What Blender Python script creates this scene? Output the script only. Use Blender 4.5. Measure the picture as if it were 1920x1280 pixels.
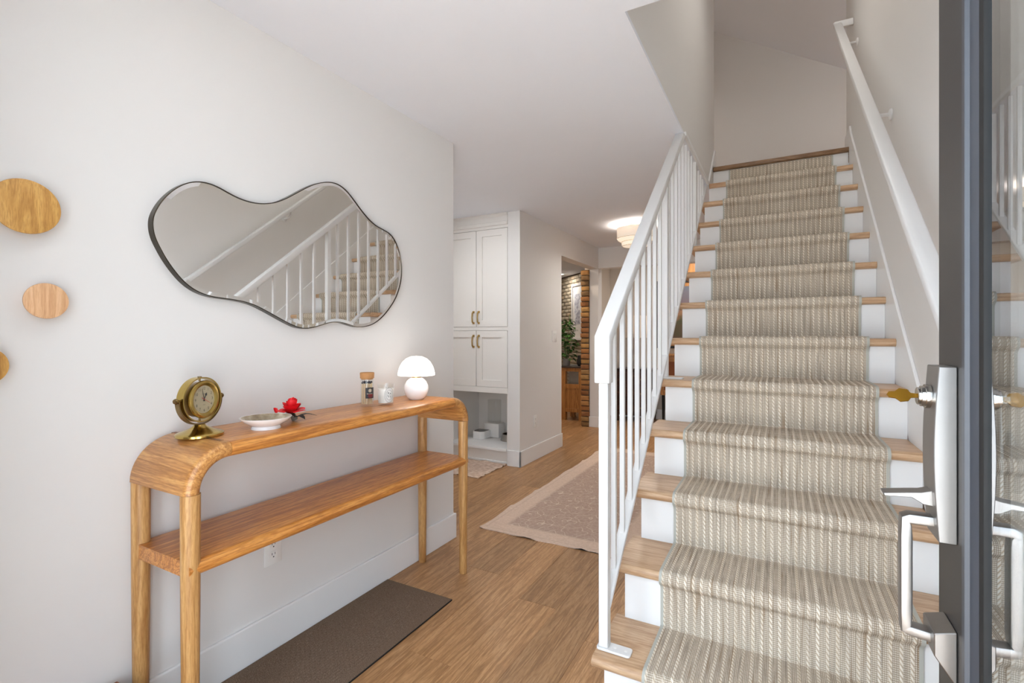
import bpy, bmesh, math, random
import numpy as np
from mathutils import Vector, Matrix
random.seed(7)
for o in list(bpy.data.objects): bpy.data.objects.remove(o)
S = bpy.context.scene
COL = S.collection
# ------------------------------------------------------------------ camera, sky, exposure
F_PX, YAW, HORIZON, CAM_H = 922.35, 28.538, 628.76, 1.2135
cd = bpy.data.cameras.new('camera'); cam = bpy.data.objects.new('camera', cd); COL.objects.link(cam)
cam.location = (0, 0, CAM_H); cam.rotation_euler = (math.pi/2, 0, math.radians(YAW))
cd.sensor_width = 36; cd.lens = F_PX/1920*36; cd.shift_y = -(640-HORIZON)/1920; cd.clip_start = .02; cd.clip_end = 100
S.camera = cam
W = bpy.data.worlds.new('sky'); S.world = W; W.use_nodes = True
bg = W.node_tree.nodes['Background']; bg.inputs[0].default_value = (.75, .875, 1, 1); bg.inputs[1].default_value = 5.2
def area(name, loc, rot, sx, sy, power, color=(1,1,1), portal=False, shape='RECTANGLE'):
    l = bpy.data.lights.new(name, 'AREA'); l.shape = shape; l.size = sx; l.size_y = sy; l.energy = power; l.color = color
    if portal: l.cycles.is_portal = True
    o = bpy.data.objects.new(name, l); COL.objects.link(o); o.location = loc; o.rotation_euler = rot; return o
H90 = math.pi/2
area('daylight_portal_door', (-.235, -.06, 1.04), (H90, 0, 0), .93, 2.06, 1, portal=True)
area('daylight_portal_added_window', (-1.03, -.06, 1.06), (H90, 0, 0), .4, 2.0, 1, portal=True)  # samples sky through the added, unseen sidelight opening
sl = bpy.data.lights.new('sun', 'SUN'); sl.energy = 45; sl.angle = math.radians(2); sl.color = (1, 1, 1)
sn = bpy.data.objects.new('sun', sl); COL.objects.link(sn); sn.rotation_euler = (math.radians(-20), math.radians(34), 0)   # from over the house, so it reaches only the porch
WARM = (1, .82, .62); SOFT = (1, .95, .88); NEUT = (.95, .98, 1)
S.view_settings.view_transform = 'Standard'; S.view_settings.look = 'None'
S.view_settings.gamma = 1; S.view_settings.use_curve_mapping = False
S.view_settings.exposure = 0.33
S.cycles.use_denoising = True
S.cycles.max_bounces = 12; S.cycles.diffuse_bounces = 7; S.cycles.glossy_bounces = 6; S.cycles.transparent_max_bounces = 16
S.cycles.sample_clamp_indirect = 6

# ------------------------------------------------------------------ helpers
def lin(c):
    return tuple(((v/255)/12.92 if v/255 <= .04045 else ((v/255+.055)/1.055)**2.4) for v in c)
class N:
    """tiny node helper"""
    def __init__(s, name):
        s.m = bpy.data.materials.new(name); s.m.use_nodes = True; s.t = s.m.node_tree; s.n = s.t.nodes; s.l = s.t.links
        s.b = s.n['Principled BSDF']; s.out = s.n['Material Output']
    def new(s, typ, ins=None, **kw):
        x = s.n.new(typ)
        for k, v in kw.items(): setattr(x, k, v)
        for k, v in (ins or {}).items(): s.put(x.inputs[k], v)
        return x
    def put(s, sock, v):
        if hasattr(v, 'is_output'): s.l.new(v, sock)
        elif hasattr(v, 'outputs'): s.l.new(v.outputs[0], sock)
        else: sock.default_value = v
    def math(s, op, a, b=0.0, c=0.0): return s.new('ShaderNodeMath', {0: a, 1: b, 2: c}, operation=op).outputs[0]
    def ramp(s, fac, stops):
        r = s.new('ShaderNodeValToRGB', {0: fac}); e = r.color_ramp.elements
        while len(e) < len(stops): e.new(.5)
        for q, (p, c) in zip(e, stops): q.position = p; q.color = (*c, 1) if len(c) == 3 else c
        return r.outputs[0]
    def mix(s, f, a, b, mode='MIX'):
        x = s.new('ShaderNodeMix', data_type='RGBA', blend_type=mode)
        for sock, v in ((x.inputs[0], f), (x.inputs[6], a), (x.inputs[7], b)):
            if isinstance(v, tuple): v = (*v, 1) if len(v) == 3 else v
            s.put(sock, v)
        return x.outputs[2]
    def bump(s, h, strength=.3, dist=.002):
        x = s.new('ShaderNodeBump', {'Height': h, 'Strength': strength, 'Distance': dist}); s.l.new(x.outputs[0], s.b.inputs['Normal'])
    def set(s, **kw):
        names = dict(color='Base Color', rough='Roughness', metal='Metallic', spec='Specular IOR Level', coat='Coat Weight', emit='Emission Color', estr='Emission Strength', trans='Transmission Weight', sub='Subsurface Weight')
        for k, v in kw.items():
            if isinstance(v, tuple): v = (*v, 1)
            s.put(s.b.inputs[names[k]], v)
        return s
def plain(name, c, rough=.5, metal=0, var=.04, nscale=6, bump=0, bscale=200, spec=.5):
    m = N(name); tc = m.new('ShaderNodeTexCoord'); c = lin(c)
    no = m.new('ShaderNodeTexNoise', {'Vector': tc.outputs['Object'], 'Scale': nscale, 'Detail': 4.0})
    m.set(color=m.mix(no.outputs[0], tuple(v*(1-var) for v in c), tuple(min(1, v*(1+var)) for v in c)), rough=rough, metal=metal, spec=spec)
    if bump:
        n2 = m.new('ShaderNodeTexNoise', {'Vector': tc.outputs['Object'], 'Scale': bscale, 'Detail': 3.0}); m.bump(n2.outputs[0], bump, .001)
    return m.m
def wood(name, dark, mid, light, axis='Y', scale=1.0, rough=.42, rnd=False, tone=0.0, stretch=14, pores=.35, coat=0):
    m = N(name); tc = m.new('ShaderNodeTexCoord'); v = tc.outputs['Object']
    if rnd:
        oi = m.new('ShaderNodeObjectInfo')
        off = m.new('ShaderNodeVectorMath', {0: oi.outputs['Random'], 1: (37.0, 53.0, 11.0)}, operation='MULTIPLY')
        v = m.new('ShaderNodeVectorMath', {0: v, 1: off}, operation='ADD').outputs[0]
    sc = {'X': (1, stretch, stretch), 'Y': (stretch, 1, stretch), 'Z': (stretch, stretch, 1)}[axis]
    mp = m.new('ShaderNodeMapping', {'Vector': v, 'Scale': tuple(q*scale for q in sc)})
    n1 = m.new('ShaderNodeTexNoise', {'Vector': mp, 'Scale': .9, 'Detail': 5.0, 'Roughness': .55, 'Distortion': .7})
    ring = m.math('FRACT', m.math('MULTIPLY', n1.outputs[0], 7.0))
    ring = m.math('ABSOLUTE', m.math('SUBTRACT', m.math('MULTIPLY', ring, 2.0), 1.0))
    n2 = m.new('ShaderNodeTexNoise', {'Vector': mp, 'Scale': 9.0, 'Detail': 4.0, 'Roughness': .7})
    f = m.math('ADD', m.math('MULTIPLY', ring, .38), m.math('MULTIPLY', n2.outputs[0], .62))
    col = m.ramp(f, [(.18, lin(dark)), (.5, lin(mid)), (.82, lin(light))])
    mp2 = m.new('ShaderNodeMapping', {'Vector': v, 'Scale': tuple((q if q == 1 else 9)*scale*5 for q in sc)})
    n3 = m.new('ShaderNodeTexNoise', {'Vector': mp2, 'Scale': 6.0, 'Detail': 3.0})
    col = m.mix(m.math('MULTIPLY', m.ramp(n3.outputs[0], [(.38, (1, 1, 1)), (.52, (0, 0, 0))]), pores), col, lin(dark))
    if rnd:
        bc = m.new('ShaderNodeHueSaturation', {'Color': col, 'Saturation': 1.0, 'Value': m.math('ADD', m.math('MULTIPLY', oi.outputs['Random'], tone), 1-tone/2)})
        col = bc.outputs[0]
    m.set(color=col, rough=rough, coat=coat); m.bump(n3.outputs[0], .12, .0006)
    return m.m

def bmk(): return bmesh.new()
def box(bm, x0, x1, y0, y1, z0, z1):
    v = [bm.verts.new(p) for p in ((x0,y0,z0),(x1,y0,z0),(x1,y1,z0),(x0,y1,z0),(x0,y0,z1),(x1,y0,z1),(x1,y1,z1),(x0,y1,z1))]
    for f in ((0,3,2,1),(4,5,6,7),(0,1,5,4),(1,2,6,5),(2,3,7,6),(3,0,4,7)): bm.faces.new([v[i] for i in f])
    return bm
def prism(bm, poly, axis, a0, a1):
    """extrude a 2D polygon: axis X -> poly is (y,z); Y -> (x,z); Z -> (x,y)"""
    def P(p, a): return {'X': (a, p[0], p[1]), 'Y': (p[0], a, p[1]), 'Z': (p[0], p[1], a)}[axis]
    A = [bm.verts.new(P(p, a0)) for p in poly]; B = [bm.verts.new(P(p, a1)) for p in poly]; n = len(poly)
    bm.faces.new(A); bm.faces.new(B[::-1])
    for i in range(n): bm.faces.new((A[i], B[i], B[(i+1) % n], A[(i+1) % n]))
    return bm
def bev(bm, off, seg=2, ang=40):
    bmesh.ops.recalc_face_normals(bm, faces=bm.faces)
    es = [e for e in bm.edges if len(e.link_faces) == 2 and e.calc_face_angle(0) > math.radians(ang)]
    bmesh.ops.bevel(bm, geom=es, offset=off, offset_type='OFFSET', segments=seg, profile=.5, affect='EDGES', clamp_overlap=True)
    return bm
def frame_of(d):
    d = Vector(d).normalized(); u = d.orthogonal().normalized(); return u, d.cross(u)
def tube(bm, pts, r, n=12, cap=True, flat=1.0):
    pts = [Vector(p) for p in pts]; rs = r if isinstance(r, (list, tuple)) else [r]*len(pts); rings = []
    d0 = (pts[1]-pts[0]).normalized(); u = d0.orthogonal().normalized()
    for i, p in enumerate(pts):
        d = (pts[min(i+1, len(pts)-1)]-pts[max(i-1, 0)]).normalized()
        u = (u-d*u.dot(d)).normalized(); w = d.cross(u)
        rings.append([bm.verts.new(p+(u*math.cos(2*math.pi*k/n)+w*math.sin(2*math.pi*k/n)*flat)*rs[i]) for k in range(n)])
    for a, b in zip(rings, rings[1:]):
        for k in range(n): bm.faces.new((a[k], a[(k+1) % n], b[(k+1) % n], b[k]))
    if cap: bm.faces.new(rings[0][::-1]); bm.faces.new(rings[-1])
    return bm
def lathe(bm, prof, c, n=32, axis=(0,0,1)):
    """profile [(r, h)] turned about an axis through c; r = 0 closes to a point"""
    c = Vector(c); ax = Vector(axis).normalized(); u, w = frame_of(ax); prev = None
    for r, h in prof:
        if r <= 1e-6: cur = [bm.verts.new(c+ax*h)]
        else: cur = [bm.verts.new(c+ax*h+(u*math.cos(2*math.pi*k/n)+w*math.sin(2*math.pi*k/n))*r) for k in range(n)]
        if prev:
            for k in range(n):
                k2 = (k+1) % n
                if len(prev) == 1 and len(cur) == 1: break
                if len(prev) == 1: bm.faces.new((prev[0], cur[k2], cur[k]))
                elif len(cur) == 1: bm.faces.new((prev[k], prev[k2], cur[0]))
                else: bm.faces.new((prev[k], prev[k2], cur[k2], cur[k]))
        prev = cur
    return bm
def sweep(bm, sec, path):
    """section points (a along X, b along the path normal) swept along frames [(pos, normal)]"""
    rings = [[bm.verts.new((a, p[0]+nn[0]*b, p[1]+nn[1]*b)) for a, b in sec] for p, nn in path]; n = len(sec)
    for A, B in zip(rings, rings[1:]):
        for k in range(n): bm.faces.new((A[k], A[(k+1) % n], B[(k+1) % n], B[k]))
    bm.faces.new(rings[0][::-1]); bm.faces.new(rings[-1]); return bm
def rrect(x0, x1, y0, y1, r, seg=5):
    out = []
    for cx, cy, a0 in ((x1-r, y1-r, 0), (x0+r, y1-r, 90), (x0+r, y0+r, 180), (x1-r, y0+r, 270)):
        for i in range(seg+1):
            a = math.radians(a0+90*i/seg); out.append((cx+r*math.cos(a), cy+r*math.sin(a)))
    return out
def base_of(o):
    return o.matrix_world.translation if o.parent is None else base_of(o.parent)
def obj(name, bm, mat, parent=None, smooth=40, label=None):
    bmesh.ops.recalc_face_normals(bm, faces=bm.faces)
    me = bpy.data.meshes.new(name)
    if parent is not None:
        root = parent
        while root.parent: root = root.parent
        bmesh.ops.translate(bm, vec=-root.location, verts=bm.verts)
    if smooth:
        for f in bm.faces: f.smooth = True
    bm.to_mesh(me); bm.free()
    if smooth: me.set_sharp_from_angle(angle=math.radians(smooth))
    if mat: me.materials.append(mat)
    o = bpy.data.objects.new(name, me); COL.objects.link(o); o.parent = parent
    if label: o['label'] = label
    return o
def tag(o, label, cat, group=None, kind=None):
    o['label'] = label; o['category'] = cat
    if group: o['group'] = group
    if kind: o['kind'] = kind
    return o
def thing(name, label, cat, loc=(0,0,0), group=None, kind=None):
    o = bpy.data.objects.new(name, None); COL.objects.link(o); o.location = loc; o.empty_display_size = .05
    return tag(o, label, cat, group, kind)
def struct(name, bm, mat, label, parent=None, smooth=0, cat=None):
    o = obj(name, bm, mat, parent, smooth)
    if parent is None:
        o['kind'] = 'structure'; o['label'] = label; o['category'] = cat or name.split('_')[0]
    return o
def copy_part(src, parent=None, loc=None):
    c = src.copy(); COL.objects.link(c); c.parent = parent
    if loc is not None: c.location = loc
    return c
def text_mesh(s, size):
    cu = bpy.data.curves.new('lettering', 'FONT'); cu.body = s; cu.size = size; cu.align_x = 'CENTER'; cu.align_y = 'CENTER'; cu.resolution_u = 3
    o = bpy.data.objects.new('lettering', cu); COL.objects.link(o)
    bpy.context.view_layer.update()
    me = o.evaluated_get(bpy.context.evaluated_depsgraph_get()).to_mesh()
    V = [tuple(v.co) for v in me.vertices]; Fc = [tuple(p.vertices) for p in me.polygons]
    bpy.data.objects.remove(o); bpy.data.curves.remove(cu)
    return V, Fc
def add_text(bm, s, size, fn):
    V, Fc = text_mesh(s, size); vs = [bm.verts.new(fn(x, y)) for x, y, _ in V]
    for f in Fc:
        try: bm.faces.new([vs[i] for i in f])
        except ValueError: pass

def ring2(b, f, x, z, r0, r1, n=28, sx=1.0, sz=1.0):
    A_ = [b.verts.new(f(x+r0*sx*math.cos(2*math.pi*k/n), z+r0*sz*math.sin(2*math.pi*k/n))) for k in range(n)]
    B_ = [b.verts.new(f(x+r1*sx*math.cos(2*math.pi*k/n), z+r1*sz*math.sin(2*math.pi*k/n))) for k in range(n)]
    for k in range(n): b.faces.new((A_[k], A_[(k+1) % n], B_[(k+1) % n], B_[k]))
# ------------------------------------------------------------------ materials
M_WALL = plain('wall_paint', (225, 223, 221), .75, var=.012, nscale=1.5, bump=.04, bscale=350)
M_CEIL = plain('ceiling_paint', (235, 238, 245), .85, var=.01, bump=.04, bscale=300)
M_TRIM = plain('trim_paint', (234, 234, 234), .38, var=.008)
M_CAB = plain('cabinet_paint', (233, 230, 226), .4, var=.01)
M_METALW = plain('white_railing_enamel', (224, 224, 224), .36, var=.01)
M_FLOOR = wood('floor_plank_wood', (132, 94, 58), (170, 128, 86), (192, 152, 110), 'Y', 1.0, .42, rnd=True, tone=.3, stretch=20, pores=.42)
M_SUB = plain('floor_joint', (92, 66, 44), .8)
M_TREAD = wood('tread_oak', (160, 122, 88), (192, 158, 124), (210, 180, 148), 'X', 1.2, .36, rnd=True, tone=.06, pores=.25)
M_CON = wood('honey_oak_top', (140, 80, 34), (198, 130, 60), (222, 160, 86), 'Y', .9, .34, pores=.45, coat=.15, stretch=22)
M_CONX = wood('honey_oak_corner', (140, 88, 42), (190, 134, 74), (212, 162, 98), 'X', 1.0, .36, pores=.4, coat=.12, stretch=22)
M_CONZ = wood('honey_oak_leg', (150, 102, 54), (192, 146, 90), (212, 170, 112), 'Z', 1.3, .4, pores=.35)
M_DARKJ = wood('dark_joint_grain', (84, 48, 24), (112, 66, 34), (138, 88, 48), 'X', 1.2, .4)
M_BEECH = wood('pale_beech', (190, 140, 98), (216, 172, 130), (228, 190, 150), 'Z', 1.4, .45, stretch=16, pores=.3)
M_OAKDOT = wood('amber_oak', (160, 112, 52), (196, 148, 78), (212, 168, 98), 'Z', 1.6, .45, stretch=10, pores=.45)
M_DARKW = wood('dark_mahogany', (40, 20, 12), (66, 36, 22), (88, 52, 32), 'X', 1.0, .3)
M_OAK = wood('room_oak', (130, 84, 40), (172, 118, 62), (190, 138, 78), 'Z', 1.0, .4)
M_REDW = wood('reddish_wood', (110, 58, 34), (150, 88, 54), (172, 108, 70), 'X', 1.2, .45)
M_BRASS = plain('aged_brass', (188, 162, 94), .2, 1, var=.25, nscale=28)
M_BRASSD = plain('tarnished_brass', (132, 110, 74), .3, 1, var=.3, nscale=22)
M_GOLD = plain('satin_brass', (196, 168, 112), .32, 1, var=.05)
M_STEEL = plain('brushed_nickel', (150, 148, 146), .42, 1, var=.05, nscale=40)
M_CHROME = plain('polished_steel', (180, 178, 174), .16, 1, var=.03)
M_KEY = plain('key_brass', (176, 132, 48), .3, 1, var=.1, nscale=40)
M_DOOR = plain('charcoal_door_paint', (46, 44, 43), .45, var=.05)
M_BEAD = plain('grey_glazing_bead', (62, 66, 74), .45, var=.05)
M_BLACK = plain('black_plastic', (18, 18, 19), .65)
M_WPLASTIC = plain('white_plastic', (238, 237, 235), .35)
M_CERAMIC = plain('white_glaze', (240, 238, 238), .12, var=.01)
M_FRAME = plain('bronze_mirror_edge', (64, 56, 46), .3, .8, var=.1)
M_RED = plain('red_petal', (222, 16, 26), .55, var=.15, nscale=40)
M_LEAFD = plain('dark_dried_leaf', (46, 42, 38), .6, var=.3, nscale=30)
M_TWIG = plain('twig_bark', (126, 112, 98), .7, var=.2, nscale=50)
M_GREEN = plain('plant_leaf', (62, 112, 46), .45, var=.35, nscale=18)
M_CORK = plain('cork', (178, 128, 80), .8, var=.15, nscale=120)
M_WAX = plain('candle_wax', (240, 236, 230), .5)
M_INK = plain('label_ink', (40, 40, 44), .6)
M_INKRED = plain('label_red_ink', (150, 30, 28), .6)
M_INKCREAM = plain('label_cream_ink', (206, 190, 168), .6)
M_PAPER = plain('label_paper', (240, 238, 234), .7)
M_BIND = plain('runner_binding', (176, 176, 168), .85, bump=.2, bscale=500)
M_BLACKM = plain('match_head', (30, 32, 52), .7)
M_MATCH = plain('match_stick', (226, 202, 168), .7)
m = N('mirror_silver'); m.set(color=(.92, .915, .90), rough=.0, metal=1.0); M_MIRROR = m.m
def pane(name, tint, k, rough=0.0):
    m = N(name); ge = m.new('ShaderNodeNewGeometry'); fr = m.new('ShaderNodeFresnel', {'IOR': m.math('SUBTRACT', 1.5, m.math('MULTIPLY', ge.outputs['Backfacing'], .83333))})
    tr = m.new('ShaderNodeBsdfTransparent', {'Color': (*tint, 1)}); gl = m.new('ShaderNodeBsdfGlossy', {'Color': (.95, .97, 1, 1), 'Roughness': rough})
    f = m.new('ShaderNodeMath', {0: fr, 1: k}, operation='MULTIPLY', use_clamp=True)
    mx = m.new('ShaderNodeMixShader', {0: f, 1: tr, 2: gl}); m.l.new(mx.outputs[0], m.out.inputs[0]); return m.m
M_PANE = pane('door_glass', (.86, .90, .90), 2.2)
M_JAR = pane('jar_glass', (.97, .975, .97), .7)
M_CLEAR = pane('clear_plastic', (.93, .93, .92), .7, .05)
def glow(name, c, st):
    m = N(name); m.set(color=lin(c), emit=lin(c), estr=st, rough=.6); return m.m
M_LAMPGLOW = glow('opal_lamp_shade', (255, 248, 238), 1.6)
M_DRUM = glow('fabric_drum_shade', (255, 240, 222), .2)
M_DRUMIN = glow('lit_diffuser', (255, 238, 214), .5)
M_LED = glow('downlight_lens', (255, 246, 232), 6)
M_DIM = plain('linen_lamp_shade', (226, 214, 198), .8)

# ------------------------------------------------------------------ dimensions (metres; camera stands at x=0,y=0)
XW, YW, ZC = -1.7224, 2.43, 2.366          # left wall face, its end, ceiling
XR = .46                                   # right wall face
RISE, RUN, Y1 = .2, .2387, 1.751
def y_riser(k): return Y1+(k-2)*RUN        # riser under tread k
NOSE = .03
XP, XT = -.489, -.522                      # riser left edge, tread left end
XO = -.484                                 # stairwell side wall
YO = 1.7305                                # front edge of the stairwell opening
YX, YB = 6.25, 7.3                         # cross beam, back wall
YLEND = 4.45                               # end of stairwell side wall

# ------------------------------------------------------------------ setting
b = bmk(); box(b, -4.6, XR+.02, -.1, 9.9, -.12, -.006)
floor = struct('floor', b, M_SUB, 'wood plank floor running through the entry and hallway')
pw, pl = .19, 1.22
b = bmk(); box(b, .0003, pw-.0003, .0003, pl-.0003, -.008, 0); bev(b, .0007, 1)
plank0 = obj('plank', b, M_FLOOR, None, 0); plank0.parent = floor; first = True
def hidden(x, y):
    if x > -.46 and y > 1.75: return True
    if x+pw < XW-.05 and y+pl < 2.3: return True
    if x+pw < -3.1 and y+pl < 6: return True
    return False
for i, x in enumerate(np.arange(XR-pw, -4.3, -pw)):
    off = (i*.437+.21) % 1*pl
    for y in np.arange(-.1-off, 9.6, pl):
        if hidden(x, y) or y+pl < -.05: continue
        p = plank0 if first else copy_part(plank0, floor)
        p.location = (float(x), float(y), 0); first = False

b = bmk(); box(b, -4.6, XO-.125, -.1, 9.9, ZC, ZC+.19); box(b, XO-.125, XO, -.1, 9.9, ZC, ZC+.018); box(b, XO, XR+.1, -.1, YO-.125, ZC, ZC+.19); box(b, XO, XR+.1, YO-.125, YO, ZC, ZC+.018); box(b, XO, XR+.1, 4.38, 9.9, ZC, ZC+.12)
struct('ceiling', b, M_CEIL, 'smooth white ceiling over the entry and hallway')
def roof_z(x): return 3.864+.6*(.586-x)
b = bmk(); prism(b, [(-2.9, roof_z(-2.9)), (1.8, roof_z(1.8)), (1.8, roof_z(1.8)+.1), (-2.9, roof_z(-2.9)+.1)], 'Y', 1.5, 6.2)
struct('ceiling_upstairs', b, M_CEIL, 'sloping white ceiling above the top of the stairs', cat='ceiling')
b = bmk(); box(b, XW-.12, XW, .12, YW, 0, ZC)
struct('wall_left', b, M_WALL, 'white entry wall behind the console table')
b = bmk(); prism(b, [(.12, 0), (4.63, 0), (4.63, 5), (.12, 5)], 'X', XR, XR+.12)
struct('wall_right', b, M_WALL, 'pale wall rising beside the stairs with the white handrail')
b = bmk(); box(b, XR, XR+.12, 4.63, 9.8, 0, 2.5)
struct('wall_right_rear', b, M_WALL, 'wall closing the rear room behind the stairs')
b = bmk()                                   # entrance wall with doorway and an added sidelight opening
for x0, x1, z0, z1 in ((XW-.12, -1.64, 0, ZC), (-.80, -.70, 0, ZC), (-1.64, -1.23, 0, ZC), (-1.23, -.83, 0, .06), (-1.23, -.83, 2.06, ZC), (-.83, -.80, 0, ZC), (-.70, .28, 2.08, ZC), (.28, XR+.12, 0, ZC)):
    box(b, x0, x1, -.04, .12, z0, z1)
struct('wall_front', b, M_WALL, 'entrance wall around the open front door')
b = bmk(); box(b, -7, 7, -9, -.1, -.16, -.02)
struct('ground', b, plain('porch_concrete', (186, 184, 180), .9, bump=.2, bscale=60), 'pale concrete porch outside the front door')
b = bmk(); box(b, XO-.12, XO-.0005, YO-.12, YLEND, ZC+.0185, 5)
struct('wall_stairwell', b, M_WALL, 'grey-beige wall hanging above the left side of the stairwell')
b = bmk(); box(b, XO, XR, YO-.12, YO-.0005, ZC+.0185, 5)
struct('wall_stairwell_front', b, M_WALL, 'wall over the front edge of the stairwell opening')
b = bmk(); box(b, -2.9, 1.8, 5.9, 6.02, 2.55, 6); box(b, -2.9, -2.78, YLEND, 5.9, 2.55, 6.2); box(b, 1.68, 1.8, 4.5, 5.9, 2.55, 4); box(b, XR+.121, 1.8, 4.51, 4.629, 2.55, 5); box(b, -2.9, XO-.12, YLEND-.12, YLEND, 2.55, 6.2)
struct('wall_upstairs', b, M_WALL, 'shaded grey wall facing the top of the stairs')
b = bmk(); box(b, -2.9, 1.8, 4.40, 6, 2.5, 2.598)
struct('floor_upstairs', b, M_TREAD, 'upstairs landing floor')
# mud-room / closet block left of the hall
XC, YC = -2.1014, 4.016
b = bmk(); box(b, -2.229, XC, YC, 5.0, 0, ZC); box(b, -3.05, -2.229, 4.62, 5.0, 0, ZC)
struct('wall_hall', b, M_WALL, 'white hallway wall carrying the light switch')
b = bmk(); box(b, -3.05, -2.93, 2.3, 4.62, 0, ZC); box(b, -3.05, XW-.12, YW-.12, YW, 0, ZC)
struct('wall_mudroom', b, M_WALL, 'wall of the side passage beyond the console table')
b = bmk(); box(b, XC-.12, XC, 5.0, YX, 2.09, ZC)
struct('wall_header', b, M_WALL, 'header over the opening into the brick-walled room')
b = bmk(); box(b, XC-.12, XR, YX, YX+.14, 2.10, ZC); box(b, XC-.12, XC, YX, YX+.14, 0, 2.10)
struct('wall_beam', b, M_WALL, 'white dropped beam and pier across the far end of the hall')
b = bmk(); box(b, -2.34, XR, YB, YB+.1, 0, ZC); box(b, -2.34, -2.27, YX+.141, YB-.0005, 0, ZC)
struct('wall_back', b, plain('back_room_paint', (206, 196, 184), .8, var=.01), 'beige back wall behind the table lamp')
b = bmk(); box(b, -4.6, -4.5, 4.9, 9.9, 0, ZC); box(b, -4.6, -2.4, 9.6, 9.7, 0, ZC); box(b, -2.42, -2.341, YB, 9.6, 0, ZC); box(b, -4.6, -3.05, 4.9, 5.0, 0, ZC)
struct('wall_side_room', b, M_WALL, 'white walls of the brick-walled side room')

def board(bm, x0, x1, y0, y1, h=.1476):
    box(bm, x0, x1, y0, y1, 0, h)
b = bmk(); box(b, XW, XW+.014, .12, YW+.014, 0, .146); box(b, XW-.12, XW, YW, YW+.014, 0, .146); bev(b, .004, 2)
struct('baseboard_left', b, M_TRIM, 'white baseboard along the wall under the console table')
b = bmk(); box(b, -2.229, XC+.015, YC-.015, YC, 0, .147); box(b, XC, XC+.015, YC-.015, 5.0, 0, .147); bev(b, .004, 2)
struct('baseboard_hall', b, M_TRIM, 'tall white baseboard wrapping the hall corner beside the cabinet')
b = bmk(); box(b, XC-.125, XC+.012, YX-.014, YX, 0, .14); bev(b, .004, 2)
struct('baseboard_pier', b, M_TRIM, 'short white baseboard on the pier beside the brick column')
b = bmk(); box(b, -2.27, XR, YB-.014, YB, 0, .14); bev(b, .003, 1)
struct('baseboard_back', b, M_TRIM, 'white baseboard along the beige back wall')
def nose_z(y): return RISE+(y-(y_riser(1)-NOSE))*RISE/RUN
b = bmk(); ya, yb = 1.47, 4.35                 # stair skirt on the right wall
prism(b, [(ya, 0), (yb, 2.36), (yb, 2.6), (yb+.27, 2.6), (yb+.27, 2.75), (yb, 2.75), (yb-.06, nose_z(yb-.06)+.125), (ya, nose_z(ya)+.125)], 'X', XR-.013, XR); bev(b, .004, 2)
struct('trim_1', b, M_TRIM, 'white skirting board climbing the right wall beside the treads')
b = bmk(); prism(b, [(4.02, 2.372), (4.3, 2.6), (YLEND+.012, 2.6), (YLEND+.012, 2.765), (YLEND-.02, 2.765), (4.36, 2.70), (4.06, 2.42)], 'X', XO, XO+.013); bev(b, .003, 1)
struct('trim_2', b, M_TRIM, 'short white skirting at the top of the stairs below the stairwell wall')
b = bmk(); box(b, XO-.004, XO+.012, 2.97, 4.02, ZC-.004, ZC+.024); bev(b, .003, 1)
struct('trim_3', b, M_TRIM, 'thin white trim along the lower edge of the stairwell wall')

# ------------------------------------------------------------------ staircase
st = thing('staircase', 'straight staircase with pale oak treads and white risers', 'staircase', (0, 1.5, 0))
for k in range(1, 13):
    yn, yr = y_riser(k)-NOSE, y_riser(k+1)+.012
    b = bmk(); r = .0165; zt = k*RISE
    prof = [(yr, zt), (yr, zt-.035)] + [(yn+r+r*math.cos(a), zt-.0175+.0175*math.sin(a)) for a in [math.radians(270-18*i) for i in range(11)]]
    prism(b, prof, 'X', XT if k < 12 else XO+.002, XR-.0135); obj('tread', b, M_TREAD, st, 35)
for k in range(1, 14):
    b = bmk(); yr = y_riser(k); box(b, XP if k < 12 else XO+.002, XR-.0135, yr, yr+.012, (k-1)*RISE+.0005, k*RISE-.0355); obj('riser', b, M_TRIM, st, 0)
b = bmk(); box(b, XO+.001, XR-.0005, y_riser(13)-NOSE, y_riser(13)+.1, 13*RISE-.035, 13*RISE); bev(b, .012, 3)
obj('landing_nosing', b, wood('landing_oak', (100, 72, 46), (134, 102, 72), (156, 124, 92), 'X', 1.2, .4), st)
pts = [(y_riser(1)+.012, 0)]                     # closed white side under the steps
for k in range(1, 13): pts += [(y_riser(k)+.012, k*RISE-.036), (y_riser(k+1)+.012, k*RISE-.036)]
pts += [(4.5, 12*RISE-.036), (4.5, 2.0), (2.35, .0)]
b = bmk(); prism(b, pts, 'X', XP+.001, XP+.02); obj('side_panel', b, M_TRIM, st, 0)

# ------------------------------------------------------------------ stair runner (one woven carpet with real relief)
XA, XB, TH = -.357, .346, .008
def path():
    P = []
    def add(y, z): P.append((y, z))
    for k in range(1, 14):
        yr, zt, zb = y_riser(k)-TH, k*RISE, (k-1)*RISE
        add(yr, zb+(TH+.004 if k > 1 else 0)); add(yr, zt-.062)
        if k == 13: add(yr, zt-.04); break
        add(yr-.004, zt-.05); add(yr-.012, zt-.043)
        c = (y_riser(k)-NOSE+.0175, zt-.0175); R = .0175+TH
        for a in range(225, 89, -15): add(c[0]+R*math.cos(math.radians(a)), c[1]+R*math.sin(math.radians(a)))
        add(y_riser(k+1)-TH-.006, zt+TH); add(y_riser(k+1)-TH-.001, zt+TH+.002)
    return np.array(P)
P = path(); seg = np.hypot(*np.diff(P, axis=0).T); cum = np.r_[0, np.cumsum(seg)]
NA, NS = 282, int(cum[-1]/.0038)
s = np.linspace(0, cum[-1], NS); py = np.interp(s, cum, P[:, 0]); pz = np.interp(s, cum, P[:, 1])
ty, tz = np.gradient(py), np.gradient(pz); ker = np.ones(5)/5
ty, tz = np.convolve(np.pad(ty, 2, 'edge'), ker, 'valid'), np.convolve(np.pad(tz, 2, 'edge'), ker, 'valid')
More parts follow.
